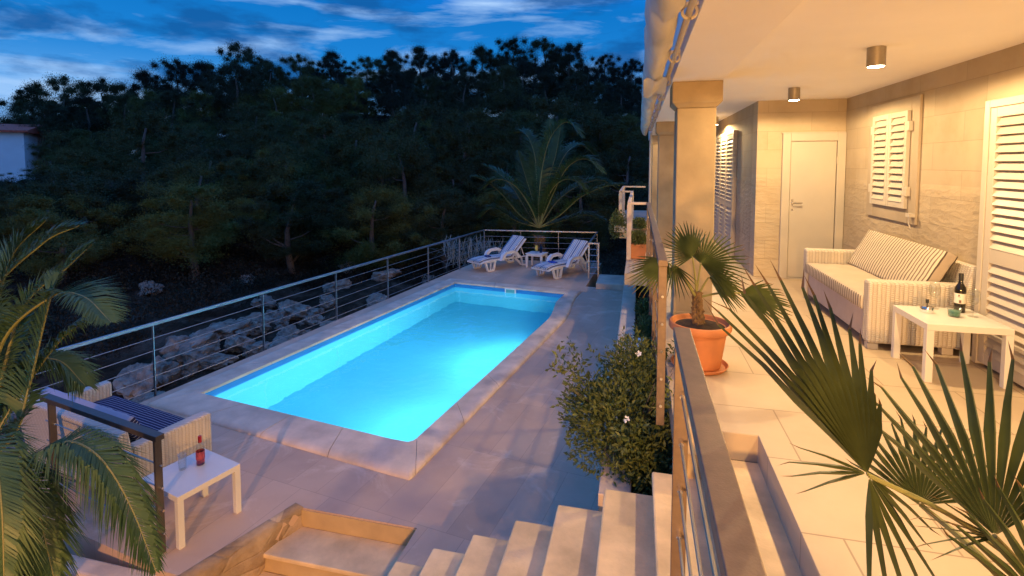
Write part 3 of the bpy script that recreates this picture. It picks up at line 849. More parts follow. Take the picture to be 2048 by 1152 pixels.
# garden lamp behind the viewer that warms the deck, stairs and palms
t = thing('garden_lamp','tall garden lamp post beside the near end of the terrace','lamp',(-.35,-4.6,-4.6))
b = MB(); b.tube([(0,0,-.3),(0,0,5.0)],.04,10); b.build('post',M['darkrail'],t,auto=40)
b = MB(); b.lathe([(.05,5.0),(.10,5.02),(.12,5.06),(.04,5.07)],seg=20); b.lathe([(.14,5.36),(.03,5.44),(.0,5.45)],seg=20); b.build('head',M['darkrail'],t,auto=40)
b = MB(); b.lathe([(.075,5.08),(.095,5.2),(.085,5.34)],seg=20,closed_bottom=False); b.build('globe',emis('globe_glow',(1,.5,.14),6),t,smooth=True)
add_light('garden_light','SPOT',(0,.14,5.22),2100,(1,.50,.15),t,rot=(R(88),0,0),spot_size=R(170),spot_blend=.2,shadow_soft_size=.09)

# awning rolled along the eaves
aw = thing('rolled_awning','gathered off-white canvas awning tied along the terrace eaves','awning')
b = MB(); ny = 300; ns = 18
for i in range(ny+1):
    y = -1.0+14.6*i/ny
    tie = abs(math.sin((y-.2)*math.pi/.92))**.5
    for k in range(ns):
        a = 2*math.pi*k/ns
        r1 = .098*(.78+.22*tie); r2 = .21*(.80+.2*tie)
        w = noise.fractal(Vector((math.cos(a)*1.1,math.sin(a)*1.1,y*1.7)),.8,2.1,4)
        f = 1+.16*w
        x = .125+r1*f*math.cos(a); z = 2.60+r2*f*math.sin(a) - .05*(1-tie)*0
        # loose hanging folds below
        if math.sin(a) < -.4: z -= .03*max(0,noise.noise(Vector((y*2.6,3.3,0))))+.02*tie
        b.v.append((max(x,.018),y,z))
for i in range(ny):
    for k in range(ns):
        k2 = (k+1)%ns; b.face((i*ns+k,i*ns+k2,(i+1)*ns+k2,(i+1)*ns+k))
b.face(list(range(ns))[::-1]); b.face([ny*ns+k for k in range(ns)])
b.build('canvas', M['canvas'], aw, smooth=True)
# one corner of cloth that has come loose
b = MB()
for i in range(13):
    for k in range(9):
        u=i/12; v=k/8
        b.v.append((.03+.20*v, 4.75+.75*u, 2.385-.10*math.sin(u*math.pi)*(1-.5*v)+.02*math.sin(9*v+5*u)))
for i in range(12):
    for k in range(8):
        a=i*9+k; b.face((a,a+1,a+10,a+9))
b.build('loose_fold', M['canvas'], aw, smooth=True)
b = MB(); b.tube([(.262,-1.0,2.50),(.262,13.7,2.50)], .021, 10); b.build('pole', M['white_paint'], aw, auto=40)
for k in range(11):
    y = .55+k*1.28
    b = MB()
    pts = [(.262+.040*math.cos(a), y, 2.50+.040*math.sin(a)) for a in [2*math.pi*i/14 for i in range(15)]]
    b.tube(pts, .010, 6, cap=False); b.box(.228,.308,y-.014,y+.014,2.530,2.552)
    b.build('bracket', M['white_paint'], aw, auto=50)

# ------------------------------------------------------------------ railings
def bar(mb, p0, p1, w, h):
    """Rectangular bar between two points, w sideways, h upwards; p is the middle of its top face."""
    p0=Vector(p0); p1=Vector(p1); d=(p1-p0).normalized(); s=Vector((d.y,-d.x,0)).normalized()*w/2; u=Vector((0,0,h))
    n0=len(mb.v)
    for p in (p0,p1): mb.v += [tuple(p-s-u),tuple(p+s-u),tuple(p+s),tuple(p-s)]
    for q in ((0,1,2,3),(7,6,5,4),(0,4,5,1),(1,5,6,2),(2,6,7,3),(3,7,4,0)): mb.face([n0+i for i in q])
def post(mb, x,y,z0,z1,w,t,ang=0):
    m = Matrix.Translation((x,y,0)) @ Matrix.Rotation(ang,4,'Z')
    mb.box(-w/2,w/2,-t/2,t/2,z0,z1,0,m)

pr = thing('pool_railing','long steel railing with thin cables beside the pool, turning along the far deck','railing')
RT = -.52
L0=Vector((-6.70,3.86)); dirL=Vector((.139,.990)).normalized()
lp = [(-6.70,3.81),(-6.45,5.64),(-6.19,7.47),(-5.94,9.28),(-5.70,11.05),(-5.44,12.85),(-5.20,14.66),(-4.96,16.45)]
ang = -math.atan2(.139,.990)
for x,y in lp:
    b = MB(); post(b,x,y,-2.0,RT-.041,.038,.016,ang); b.build('post', M['steel'], pr, bevel=.003)
far = [(-4.96,16.45),(-3.74,16.55),(-2.5,16.63),(-1.27,16.72)]
for x,y in far[1:]:
    b = MB(); post(b,x,y,-2.0,RT-.041,.018,.045,.08); b.build('post', M['steel'], pr, bevel=.003)
b = MB(); bar(b,(-6.86,2.65,RT),(-4.955,16.47,RT),.048,.04); b.build('top_rail', M['steel'], pr, bevel=.004)
b = MB(); bar(b,(-4.98,16.475,RT),(-1.25,16.745,RT),.048,.0395); b.build('top_rail', M['steel'], pr, bevel=.004)
b = MB(); bar(b,(-1.27,16.70,RT),(-1.31,14.42,RT),.048,.039); b.build('top_rail', M['steel'], pr, bevel=.004)
for k in range(5):
    z = RT-.04-.178*(k+1)
    b = MB(); b.tube([(-6.86,2.65,z),(-4.96,16.45,z),(-1.27,16.72,z),(-1.31,14.42,z)], .006, 6); b.build('cable', M['wire'], pr)
gt = thing('gate_panel','narrow steel ladder-like gate panel at the far right deck corner','gate')
for x in (-1.31,-1.05):
    b = MB(); post(b,x,14.36,-1.60,RT-.001,.045,.045); b.build('post', M['steel'], gt, bevel=.003)
b = MB(); bar(b,(-1.335,14.36,RT+.004),(-1.025,14.36,RT+.004),.05,.04); b.build('top_rail', M['steel'], gt, bevel=.003)
for k in range(5):
    z=-.70-.17*k; b = MB(); b.tube([(-1.29,14.36,z),(-1.07,14.36,z)], .010, 8); b.build('rung', M['steel'], gt)

def cable_rail(name, label, pts, posts, zt, zb, mat, w=.064, h=.042, ncab=5, pw=.056, pt=.026):
    t = thing(name,label,'railing')
    for p0,p1 in zip(pts,pts[1:]):
        b = MB(); bar(b,(*p0,zt),(*p1,zt),w,h); b.build('top_rail', M[mat], t, bevel=.003)
    a = math.atan2(pts[1][1]-pts[0][1], pts[1][0]-pts[0][0])
    for x,y in posts:
        b = MB(); post(b,x,y,zb,zt-h-.001,pt,pw,a); b.build('post', M[mat], t, bevel=.003)
    for k in range(ncab):
        z = zt-h-.205-.19*k
        b = MB(); b.tube([(*p,z) for p in pts], .0055, 6); b.build('cable', M['wire'], t)
    d = Vector((pts[1][0]-pts[0][0], pts[1][1]-pts[0][1],0)).normalized()
    for x,y in posts:
        for k in range(ncab):
            z = zt-h-.205-.19*k; c=Vector((x,y,z)); b = MB()
            b.tube([c-d*.05,c+d*.05], .010, 8); b.build('cable_fitting', M['chrome'], t, auto=40)
    return t
cable_rail('stair_railing','brown metal railing with wide flat handrail in the right foreground',[(.175,2.14),(.175,-1.9)],[(.175,2.10),(.175,.3),(.175,-1.8)],1.0,-.15,'bronze')
cable_rail('terrace_railing','brown metal terrace railing running from the potted palm to the balcony',[(.168,3.63),(.168,9.1)],[(.168,3.66),(.168,5.0),(.168,6.35),(.168,7.7),(.168,9.06)],1.0,-.16,'bronze')
bl = thing('balcony_railing','pale stepped railing round the far balcony with flower boxes','railing')
for p0,p1 in (((-.15,9.1),(.135,9.1)),((-.15,9.07),(-.15,13.0)),((-.43,13.0),(-.182,13.0)),((-.43,12.97),(-.43,15.8)),((-.43,15.8),(.2,15.8))):
    b = MB(); bar(b,(*p0,1.0 if p0[0]!=p1[0] else .998),(*p1,1.0 if p0[0]!=p1[0] else .998),.06,.04); b.build('top_rail', M['coping'], bl, bevel=.003)
for x,y in ((-.15,9.1),(-.15,11.0),(-.15,12.98),(-.43,13.0),(-.43,15.75)):
    b = MB(); post(b,x,y,0.004,.957,.075,.03); b.build('post', M['coping'], bl, bevel=.003)
gr = cable_rail('garden_railing','short dark blue-topped railing behind the palm at lower left',[(-3.70,3.26),(-5.42,3.60)],[(-3.74,3.268),(-5.30,3.576)],RT,-2.0,'darkrail',w=.07,h=.045)

# ------------------------------------------------------------------ sofas
def make_sofa(label, seatm, stripe, loc, rotz, name='wicker_sofa'):
    t = thing(name, label, 'sofa', loc, rotz)
    L=.95
    for s in (-1,1):
        b = MB(); y0,y1 = (-L,-L+.13) if s<0 else (L-.13,L)
        b.box(0,.74,y0,y1,.06,.62); b.build('armrest', M['wicker_white'], t, bevel=.025)
    b = MB(); m = Matrix.Translation((.66,0,.06)) @ Matrix.Rotation(R(9),4,'Y'); b.box(0,.09,-L+.005,L-.005,0,.74,0,m); b.build('backrest', M['wicker_white'], t, bevel=.02)
    b = MB(); b.box(.03,.66,-L+.132,L-.132,.07,.33); b.build('seat_base', M['skirt'], t, bevel=.01)
    for x in (.05,.62):
        for y in (-L+.06,L-.06):
            b = MB(); b.box(x-.035,x+.05,y-.035,y+.035,0,.058); b.build('foot', M['white_paint'], t, bevel=.004)
    return t
def cushion_mesh(sx,sy,sz,mats,bulge=.03,n=24):
    """Rounded cushion, top plain, sides striped."""
    bm = bmesh.new(); bmesh.ops.create_cube(bm,size=1)
    bmesh.ops.subdivide_edges(bm,edges=bm.edges[:],cuts=n,use_grid_fill=True)
    me = bpy.data.meshes.new('cushion')
    for v in bm.verts:
        x,y,z = v.co*2
        k = (1-abs(x)**4)*(1-abs(y)**6)
        zz = z*(sz/2)*(1+.35*k*bulge/.03) 
        r = 1-.02*(abs(z)**4)
        zz += .006*noise.noise(Vector((x*3,y*9,z)))
        v.co = Vector((x*sx/2*r, y*sy/2*(1-.008*abs(z)**4), zz))
    for f in bm.faces:
        f.smooth = True
        f.material_index = 0 if abs(f.normal.z)>.75 else 1
    bm.to_mesh(me); bm.free()
    for m in mats: me.materials.append(m)
    return me
def cushion(name,label,me,sofa_loc,rotz,off,tilt):
    o = bpy.data.objects.new(name,me); COL.objects.link(o)
    mt = Matrix.Translation(sofa_loc) @ Matrix.Rotation(rotz,4,'Z') @ Matrix.Translation(off) @ Matrix.Rotation(tilt,4,'Y')
    o.matrix_world = mt
    return tag(o,label,'cushion')
SR=(1.99,6.10,0.0)
make_sofa('white wicker sofa against the stone wall on the lit terrace',M['taupe'],M['cush_brown'],SR,0)
cushion('seat_cushion','long taupe seat cushion with striped edge on the terrace sofa',cushion_mesh(.68,1.64,.12,[M['taupe'],M['cush_brown']]),SR,0,(.33,0,.395),0)
cushion('back_cushion','cream and brown striped back cushion leaning in the terrace sofa',cushion_mesh(.46,1.60,.10,[M['cush_brown'],M['cush_brown']]),SR,0,(.585,0,.66),R(-62))
SL=(-5.17,4.52,DK); SLR=R(-101.5)
make_sofa('white wicker sofa with navy cushions facing the pool at lower left',M['cush_navy'],M['cush_navy'],SL,SLR)
cushion('seat_cushion','navy pinstriped seat cushion on the poolside wicker sofa',cushion_mesh(.68,1.64,.12,[M['cush_navy'],M['cush_navy']]),SL,SLR,(.33,0,.395),0)
cushion('back_cushion','navy pinstriped back cushion propped in the poolside wicker sofa',cushion_mesh(.40,1.55,.10,[M['cush_navy'],M['cush_navy']]),SL,SLR,(.585,0,.62),R(-62))

# ------------------------------------------------------------------ square white side tables
def side_table(label, loc, rotz):
    t = thing('side_table', label, 'table', loc, rotz)
    b = MB(); b.box(-.275,.275,-.275,.275,.40,.45); b.build('tabletop', M['lacquer'], t, bevel=.003)
    for sx in (-1,1):
        for sy in (-1,1):
            b = MB(); x=sx*.25; y=sy*.25; b.box(x-.0248,x+.0248,y-.0248,y+.0248,0,.3995); b.build('leg', M['lacquer'], t, bevel=.003)
    return t
side_table('square white side table by the terrace sofa, holding wine and glasses',(2.40,4.75,0),0)
TL=(-3.82,3.66,DK)
side_table('square white side table on the pool deck, holding a red bottle',TL,R(-14.6))

def wine_glass(label, loc):
    t = thing('wine_glass', label, 'glass', loc)
    b = MB(); b.lathe([(.033,0),(.034,.003),(.006,.008),(.0035,.02),(.0035,.085),(.012,.094),(.034,.118),(.041,.15),(.038,.185),(.031,.215),(.0298,.215),(.0368,.185),(.0398,.15),(.033,.12),(.010,.097),(.0,.0955)], seg=28)
    b.build('bowl', M['glass'], t, smooth=True); return t
b = thing('wine_bottle','dark red wine bottle with cream label on the terrace table','bottle',(2.545,4.90,.451))
m = MB(); m.lathe([(.034,0),(.037,.004),(.037,.185),(.034,.205),(.018,.235),(.0145,.25),(.0140,.30),(.0155,.302),(.0155,.315),(.0,.315)], seg=28); m.build('body', M['wine'], b, auto=50)
m = MB(); m.lathe([(.0374,.075),(.0376,.076),(.0376,.155),(.0374,.156)], seg=28, closed_bottom=False); lb = m.build('paper_label', M['label'], b, smooth=True)
m = MB()
for (z0,z1,a0,a1) in ((.134,.148,-.32,-.05),(.128,.131,-.4,.1),(.080,.104,-.15,.25)):
    n0=len(m.v); K=6
    for i in range(K+1):
        a = -2.05+a0+(a1-a0)*i/K
        for z in (z0,z1): m.v.append((.0379*math.cos(a),.0379*math.sin(a),z))
    for i in range(K): m.face((n0+2*i,n0+2*i+2,n0+2*i+3,n0+2*i+1))
m.build('print', M['labelmark'], lb)
m = MB(); m.lathe([(.0160,.262),(.0163,.264),(.0163,.317),(.0,.3175)], seg=24, closed_bottom=False); m.build('foil', M['black'], b, auto=40)
wine_glass('large empty wine glass in front of the wine bottle',(2.57,4.77,.451))
wine_glass('small empty wine glass behind the green candle cup',(2.40,4.97,.451))
t = thing('candle_cup','low glass cup of green candle wax on the terrace table','candle',(2.43,4.745,.451))
m = MB(); m.lathe([(.036,0),(.038,.003),(.047,.072),(.0445,.072),(.036,.008),(.0,.007)], seg=28); m.build('cup', M['glass'], t, smooth=True)
m = MB(); m.lathe([(.0345,.0085),(.0405,.046),(.0,.047)], seg=28); m.build('wax', M['green_wax'], t, auto=40)
t = thing('ashtray','small round chrome push ashtray with black knob on the terrace table','ashtray',(2.285,4.83,.451))
m = MB(); m.lathe([(.044,0),(.047,.006),(.047,.042),(.044,.050),(.030,.056),(.012,.058),(.0,.058)], seg=28); m.build('bowl', M['chrome'], t, auto=40)
m = MB(); m.lathe([(.004,.058),(.004,.075),(.011,.077),(.011,.105),(.0,.107)], seg=16); m.build('knob', M['black'], t, auto=40)

def tmat(dx,dy): # point on the poolside table
    c,s = math.cos(R(-13)),math.sin(R(-13)); return (TL[0]+dx*c-dy*s, TL[1]+dx*s+dy*c, DK+.451)
t = thing('drink_bottle','clear square bottle of red drink with red cap on the poolside table','bottle',tmat(-.03,.10))
m = MB(); m.lathe([(.034,0),(.036,.005),(.036,.15),(.030,.172),(.014,.195),(.013,.225),(.0,.226)], seg=20); m.build('body', M['glass'], t, auto=40)
m = MB(); m.lathe([(.0325,.004),(.0335,.008),(.0335,.10),(.0,.101)], seg=20); m.build('drink', M['redliq'], t, auto=40)
m = MB(); m.lathe([(.0363,.055),(.0366,.056),(.0366,.125),(.0363,.126)], seg=20, closed_bottom=False); m.build('paper_label', plain('red_label',(.34,.05,.07),.6,.2,30), t, smooth=True)
m = MB(); m.lathe([(.0155,.205),(.0155,.262),(.0,.263)], seg=16); m.build('cap', M['redcap'], t, auto=40)
t = thing('tumbler','tall clear drinking glass beside the red bottle','glass',tmat(-.10,-.02))
m = MB(); m.lathe([(.028,0),(.030,.003),(.035,.14),(.0335,.14),(.028,.012),(.0,.011)], seg=24); m.build('body', M['glass'], t, smooth=True)

# ------------------------------------------------------------------ loungers
def ring_poly(outer, holes, t0, t1, mb, mat):
    """Flat panel in the local YZ plane with holes, thickened along X."""
    loops=[outer]+holes; flat=[p for l in loops for p in l]
    tri = tessellate_polygon([[Vector((p[0],p[1],0)) for p in l] for l in loops])
    n0=len(mb.v); k=len(flat)
    mb.v += [(t0,p[0],p[1]) for p in flat]+[(t1,p[0],p[1]) for p in flat]
    for a in tri: mb.face([n0+i for i in a]); mb.face([n0+k+i for i in a[::-1]])
    o=0
    for l in loops:
        kk=len(l)
        for i in range(kk): mb.face((n0+o+i,n0+o+(i+1)%kk,n0+k+o+(i+1)%kk,n0+k+o+i))
        o+=kk
def make_lounger(label, loc, rotz):
    t = thing('sun_lounger',label,'sun lounger',loc,rotz,'white plastic sun loungers at the far end')
    hw=.33
    # seat deck, curved up a little at the foot
    ys=[-.95,-.8,-.55,-.2,.15,.35]; zs=[.285,.325,.345,.335,.32,.32]
    b=MB()
    for y,z in zip(ys,zs): b.v += [(-hw,y,z-.045),(hw,y,z-.045),(hw,y,z),(-hw,y,z)]
    for i in range(len(ys)-1):
        for q in ((0,1,5,4),(1,2,6,5),(2,3,7,6),(3,0,4,7)): b.face([4*i+k for k in q])
    b.face((0,3,2,1)); e=4*(len(ys)-1); b.face((e,e+1,e+2,e+3))
    b.build('seat', M['white_plastic'], t, bevel=.012)
    m = Matrix.Translation((0,.33,.32)) @ Matrix.Rotation(R(42),4,'X')
    b=MB(); b.box(-hw,hw,0,.76,-.03,.015,0,m); b.build('backrest', M['white_plastic'], t, bevel=.014)
    for s in (-1,1):
        x=s*(hw-.02)
        b=MB(); ring_poly([(-.80,.30),(-.36,.30),(-.43,.02),(-.47,0),(-.66,0),(-.70,.02)],
                 [[(-.725,.265),(-.585,.265),(-.585,.05),(-.655,.05)],[(-.555,.265),(-.425,.265),(-.485,.05),(-.555,.05)]], x-.025,x+.025,b,None)
        b.build('leg', M['white_plastic'], t, bevel=.008)
        b=MB(); ring_poly([(.36,.30),(.92,.30),(.97,.02),(.94,0),(.74,0),(.68,.02)],
                 [[(.50,.265),(.67,.265),(.735,.05),(.70,.05)],[(.72,.265),(.88,.265),(.90,.05),(.77,.05)]], x-.025,x+.025,b,None)
        b.build('leg', M['white_plastic'], t, bevel=.008)
        b=MB(); xo=s*(hw+.045)
        pts=[(-.20,.31),(-.14,.46),(-.02,.52),(.30,.53),(.44,.47),(.54,.30)]
        ring_poly([(-.24,.29)]+pts[1:5]+[(.60,.29),(.46,.29),(.36,.42),(.28,.455),(.0,.45),(-.06,.40),(-.12,.29)],[],xo-.045,xo+.045,b,None)
        b.build('armrest', M['white_plastic'], t, bevel=.014)
        b=MB(); b.tube([(s*(hw-.06),.86,.28),(s*(hw-.06),.72,.60)],.014,8); b.build('strut', M['white_plastic'], t)
    return t
def lounger_pad(label, loc, rotz):
    ys=[(-.97,.300),(-.80,.343),(-.55,.362),(-.2,.352),(.12,.340),(.30,.342)]
    for k in range(1,9):
        a=R(42); d=.76*k/8; ys.append((.33+d*math.cos(a)-.03*math.sin(a)*1, .34+d*math.sin(a)+.03*math.cos(a)))
    b=MB(); hw=.28; th=.028; nx=6
    for y,z in ys:
        for i in range(nx+1):
            x=-hw+2*hw*i/nx; b.v.append((x,y,z+th*(1-.35*abs(2*i/nx-1)**3)))
        for i in range(nx+1):
            x=-hw+2*hw*i/nx; b.v.append((x,y,z-.002))
    S=2*(nx+1)
    for r in range(len(ys)-1):
        for i in range(nx):
            a=r*S+i; b.face((a,a+1,a+S+1,a+S))
            a=r*S+nx+1+i; b.face((a,a+S,a+S+1,a+1))
        for i in (0,nx):
            a=r*S+i; c=r*S+nx+1+i; b.face((a,a+S,c+S,c) if i==0 else (a,c,c+S,a+S))
    b.face([i for i in range(nx+1)]+[nx+1+i for i in range(nx,-1,-1)])
    e=(len(ys)-1)*S; b.face([e+i for i in range(nx,-1,-1)]+[e+nx+1+i for i in range(nx+1)])
    o=b.build('lounger_pad', M['pad'], None, loc, rotz, smooth=True)
    tag(o,label,'lounger pad','striped pads on the sun loungers')
LR=((-2.12,14.78,DK),R(-31)); LL=((-4.17,15.28,DK),R(-33))
make_lounger('white plastic sun lounger on the right, next to the gate panel',*LR)
make_lounger('white plastic sun lounger on the left, next to the corner of the railing',*LL)
lounger_pad('blue and white striped pad on the sun lounger by the gate',*LR)
lounger_pad('blue and white striped pad on the sun lounger by the railing corner',*LL)
def on_lounger(l, x, y, z):
    v = Matrix.Translation(l[0]) @ Matrix.Rotation(l[1],4,'Z') @ Vector((x,y,z)); return tuple(v)
b=MB(); b.box(-.10,.10,-.07,.07,0,.035); o=b.build('book', M['navy'], None, on_lounger(LL,.05,-.45,.392), R(-50), bevel=.006); tag(o,'small dark blue book lying on the left sun lounger','book')
b=MB(); b.box(-.13,.13,-.08,.08,0,.03); o=b.build('folded_cloth', plain('bright_blue_cloth',(.02,.06,.40),.7,.2), None, on_lounger(LR,.0,-.42,.392), R(-40), bevel=.01); tag(o,'bright blue folded cloth lying on the right sun lounger','cloth')
# plastic table between them
t = thing('plastic_table','small white plastic table between the two sun loungers','table',(-3.02,15.62,DK),R(-12))
b=MB(); b.box(-.28,.28,-.25,.25,.41,.44); b.box(-.26,.26,-.23,.23,.36,.409); b.build('tabletop', M['white_plastic'], t, bevel=.008)
for sx in (-1,1):
    for sy in (-1,1):
        b=MB(); x=sx*.235;y=sy*.205; b.v += [(x-.035,y-.03,.36),(x+.035,y-.03,.36),(x+.035,y+.03,.36),(x-.035,y+.03,.36),(x-.025+sx*.012,y-.02,0),(x+.025+sx*.012,y-.02,0),(x+.025+sx*.012,y+.02,0),(x-.025+sx*.012,y+.02,0)]
        for q in ((0,1,2,3),(7,6,5,4),(0,4,5,1),(1,5,6,2),(2,6,7,3),(3,7,4,0)): b.face(q)
        b.build('leg', M['white_plastic'], t, bevel=.006)
t = thing('water_bottle','clear bottle with yellow label on the plastic table','bottle',(-3.03,15.60,DK+.441))
m=MB(); m.lathe([(.042,0),(.045,.006),(.045,.20),(.018,.27),(.016,.32),(.0,.32)],seg=16); m.build('body',M['glass'],t,auto=40)
m=MB(); m.lathe([(.0455,.08),(.046,.081),(.046,.30*.75),(.0455,.226)],seg=16,closed_bottom=False); m.build('paper_label',M['yellow'],t,smooth=True)
t = thing('water_bottle','smaller blue bottle beside the yellow-labelled bottle','bottle',(-2.90,15.66,DK+.441))
m=MB(); m.lathe([(.038,0),(.04,.006),(.04,.17),(.018,.23),(.016,.27),(.0,.27)],seg=16); m.build('body',M['blueglass'],t,auto=40)

# ------------------------------------------------------------------ palms
def catmull(pts,n):
    pts=[Vector(p) for p in pts]; P_=[pts[0]*2-pts[1]]+pts+[pts[-1]*2-pts[-2]]; out=[]
    S=len(pts)-1
    for i in range(n+1):
        u=i/n*S; k=min(int(u),S-1); t=u-k
        a,b_,c,d=P_[k],P_[k+1],P_[k+2],P_[k+3]
        out.append(.5*((2*b_)+(c-a)*t+(2*a-5*b_+4*c-d)*t*t+(3*b_-a-3*c+d)*t**3))
    return out
def frond(name, pts, parent, mat, leaf=.42, n=46, width=.016, r0=.018, start=.10, vee=.35, droop=.25, seed=1, double=1):
    rs=random.Random(seed); base=parent.location
    c=[p-base for p in catmull(pts,60)]
    b=MB()
    b.tube(c, [r0*(1-.85*i/60) for i in range(61)], 6, m=1)
    ln=sum((c[i+1]-c[i]).length for i in range(60))
    for i in range(n*double):
        u=start+(1-start)*(i+rs.random()*.4)/(n*double)
        f=u*60; k=min(int(f),59); p=c[k].lerp(c[k+1],f-k); t=(c[k+1]-c[k]).normalized()
        s=t.cross(Vector((0,0,1)))
        if s.length<.15: s=t.cross(Vector((.3,1,0)))
        s.normalize(); nn=s.cross(t).normalized()
        prof=(math.sin(min(1,(u-start)/(1-start)*.93+.07)*math.pi)**.55)
        for sd in (-1,1):
            L=leaf*prof*rs.uniform(.85,1.1)
            fw=.45+.75*u
            d=(s*sd+t*fw+nn*(vee*rs.uniform(.5,1.5))).normalized()
            wv=t.cross(d).cross(d).normalized()
            wv=(t-d*t.dot(d)).normalized()*width/2
            p1=p+d*L*.45+Vector((0,0,-droop*L*.10)); p2=p+d*L+Vector((0,0,-droop*L*rs.uniform(.6,1.5)))
            n0=len(b.v); off=nn*width*.15
            b.v += [tuple(p-wv*.5),tuple(p+wv*.5),tuple(p1+wv+off),tuple(p1-wv+off),tuple(p2)]
            b.face((n0,n0+1,n0+2,n0+3)); b.face((n0+3,n0+2,n0+4))
    return b.build(name,[mat,M['rachis']],parent)
def palm_trunk(parent, p0, p1, r0, r1, mat, rings=26):
    b=MB(); base=parent.location; p0=Vector(p0)-base; p1=Vector(p1)-base; ns=14; h=(p1-p0).length
    for i in range(rings+1):
        f=i/rings; p=p0.lerp(p1,f); r=(r0+(r1-r0)*f)
        for k in range(ns):
            a=2*math.pi*k/ns
            j=r*(1+.22*(1 if (k+i)%2 else -1)*(.6+.4*rnd()))
            b.v.append((p.x+j*math.cos(a),p.y+j*math.sin(a),p.z))
    for i in range(rings):
        for k in range(ns):
            k2=(k+1)%ns; b.face((i*ns+k,i*ns+k2,(i+1)*ns+k2,(i+1)*ns+k))
    b.face([rings*ns+k for k in range(ns)])
    # old leaf-base stubs
    for i in range(int(h*22)+8):
        f=rnd(); p=p0.lerp(p1,f); a=rnd()*6.28; r=r0+(r1-r0)*f
        d=Vector((math.cos(a),math.sin(a),.9)).normalized(); q=p+Vector((math.cos(a)*r*.8,math.sin(a)*r*.8,0))
        b.tube([q,q+d*r*.9],[r*.28,r*.08],5)
    return b.build('trunk',mat,parent)
dp = thing('date_palm','feathery date palm with drooping fronds at the lower left corner','palm tree',(-4.1,2.3,-2.9))
palm_trunk(dp,(-4.1,2.3,-3.3),(-4.08,2.32,-.3),.16,.13,M['bark_palm'])
F=[([(-4.0,2.31,-.26),(-3.82,2.37,-.04),(-3.80,2.44,.21),(-3.74,2.54,.73),(-3.72,2.60,.92)],.30,0),
 ([(-4.08,2.35,-.2),(-4.1,2.49,.45),(-3.72,2.54,.78),(-3.42,2.52,.81),(-3.14,2.47,.68)],.30,0),
 ([(-4.1,2.35,-.2),(-4.40,2.60,.65),(-4.24,2.85,1.06),(-4.07,3.0,1.19)],.32,0),
 ([(-4.08,2.36,-.2),(-4.12,2.62,.62),(-3.97,2.80,.89),(-3.87,2.94,1.07)],.30,0),
 ([(-4.05,2.28,-.3),(-3.76,2.16,-.30),(-3.51,2.17,-.10),(-3.29,2.19,.0),(-3.17,2.22,.05),(-3.02,2.23,.01),(-2.88,2.23,-.1),(-2.71,2.21,-.3),(-2.54,2.18,-.58)],.29,.5),
 ([(-4.05,2.25,-.3),(-3.79,2.15,-.24),(-3.5,2.13,-.12),(-3.25,2.08,-.22),(-3.02,2.01,-.62)],.30,.6),
 ([(-4.05,2.25,-.3),(-3.85,2.15,-.14),(-3.5,2.04,.12),(-3.2,1.9,-.09),(-3.05,1.8,-.53)],.30,.5),
 ([(-4.1,2.35,-.2),(-4.35,2.57,.36),(-4.34,2.72,.97),(-4.21,2.87,1.24)],.34,0),
 ([(-4.1,2.35,-.2),(-4.24,2.59,.23),(-4.02,2.75,.26),(-3.81,2.79,.08)],.28,.3),
 ([(-4.12,2.3,-.2),(-4.5,2.2,.5),(-5.0,2.1,.8),(-5.5,2.0,.6)],.32,.3),
 ([(-4.12,2.3,-.2),(-4.4,2.7,.3),(-4.9,3.1,.45),(-5.3,3.3,.1)],.30,.3),
 ([(-4.1,2.28,-.3),(-4.2,1.8,.2),(-4.3,1.2,.3),(-4.3,.7,-.1)],.32,.3),
 ([(-4.05,2.25,-.35),(-3.8,1.95,-.2),(-3.5,1.75,-.35),(-3.3,1.6,-.85)],.30,.5),
 ([(-4.05,2.3,-.4),(-3.85,2.2,-.42),(-3.62,2.12,-.62),(-3.5,2.05,-1.05)],.28,.6),
 ([(-4.1,2.35,-.25),(-4.0,2.55,.15),(-3.86,2.70,.45),(-3.70,2.80,.58)],.28,.2)]
for i,(pts,lf,dr_) in enumerate(F): frond('frond',pts,dp,M['palm'],leaf=lf*.95,n=165,width=.0125,r0=.014,droop=.2+dr_,seed=i)

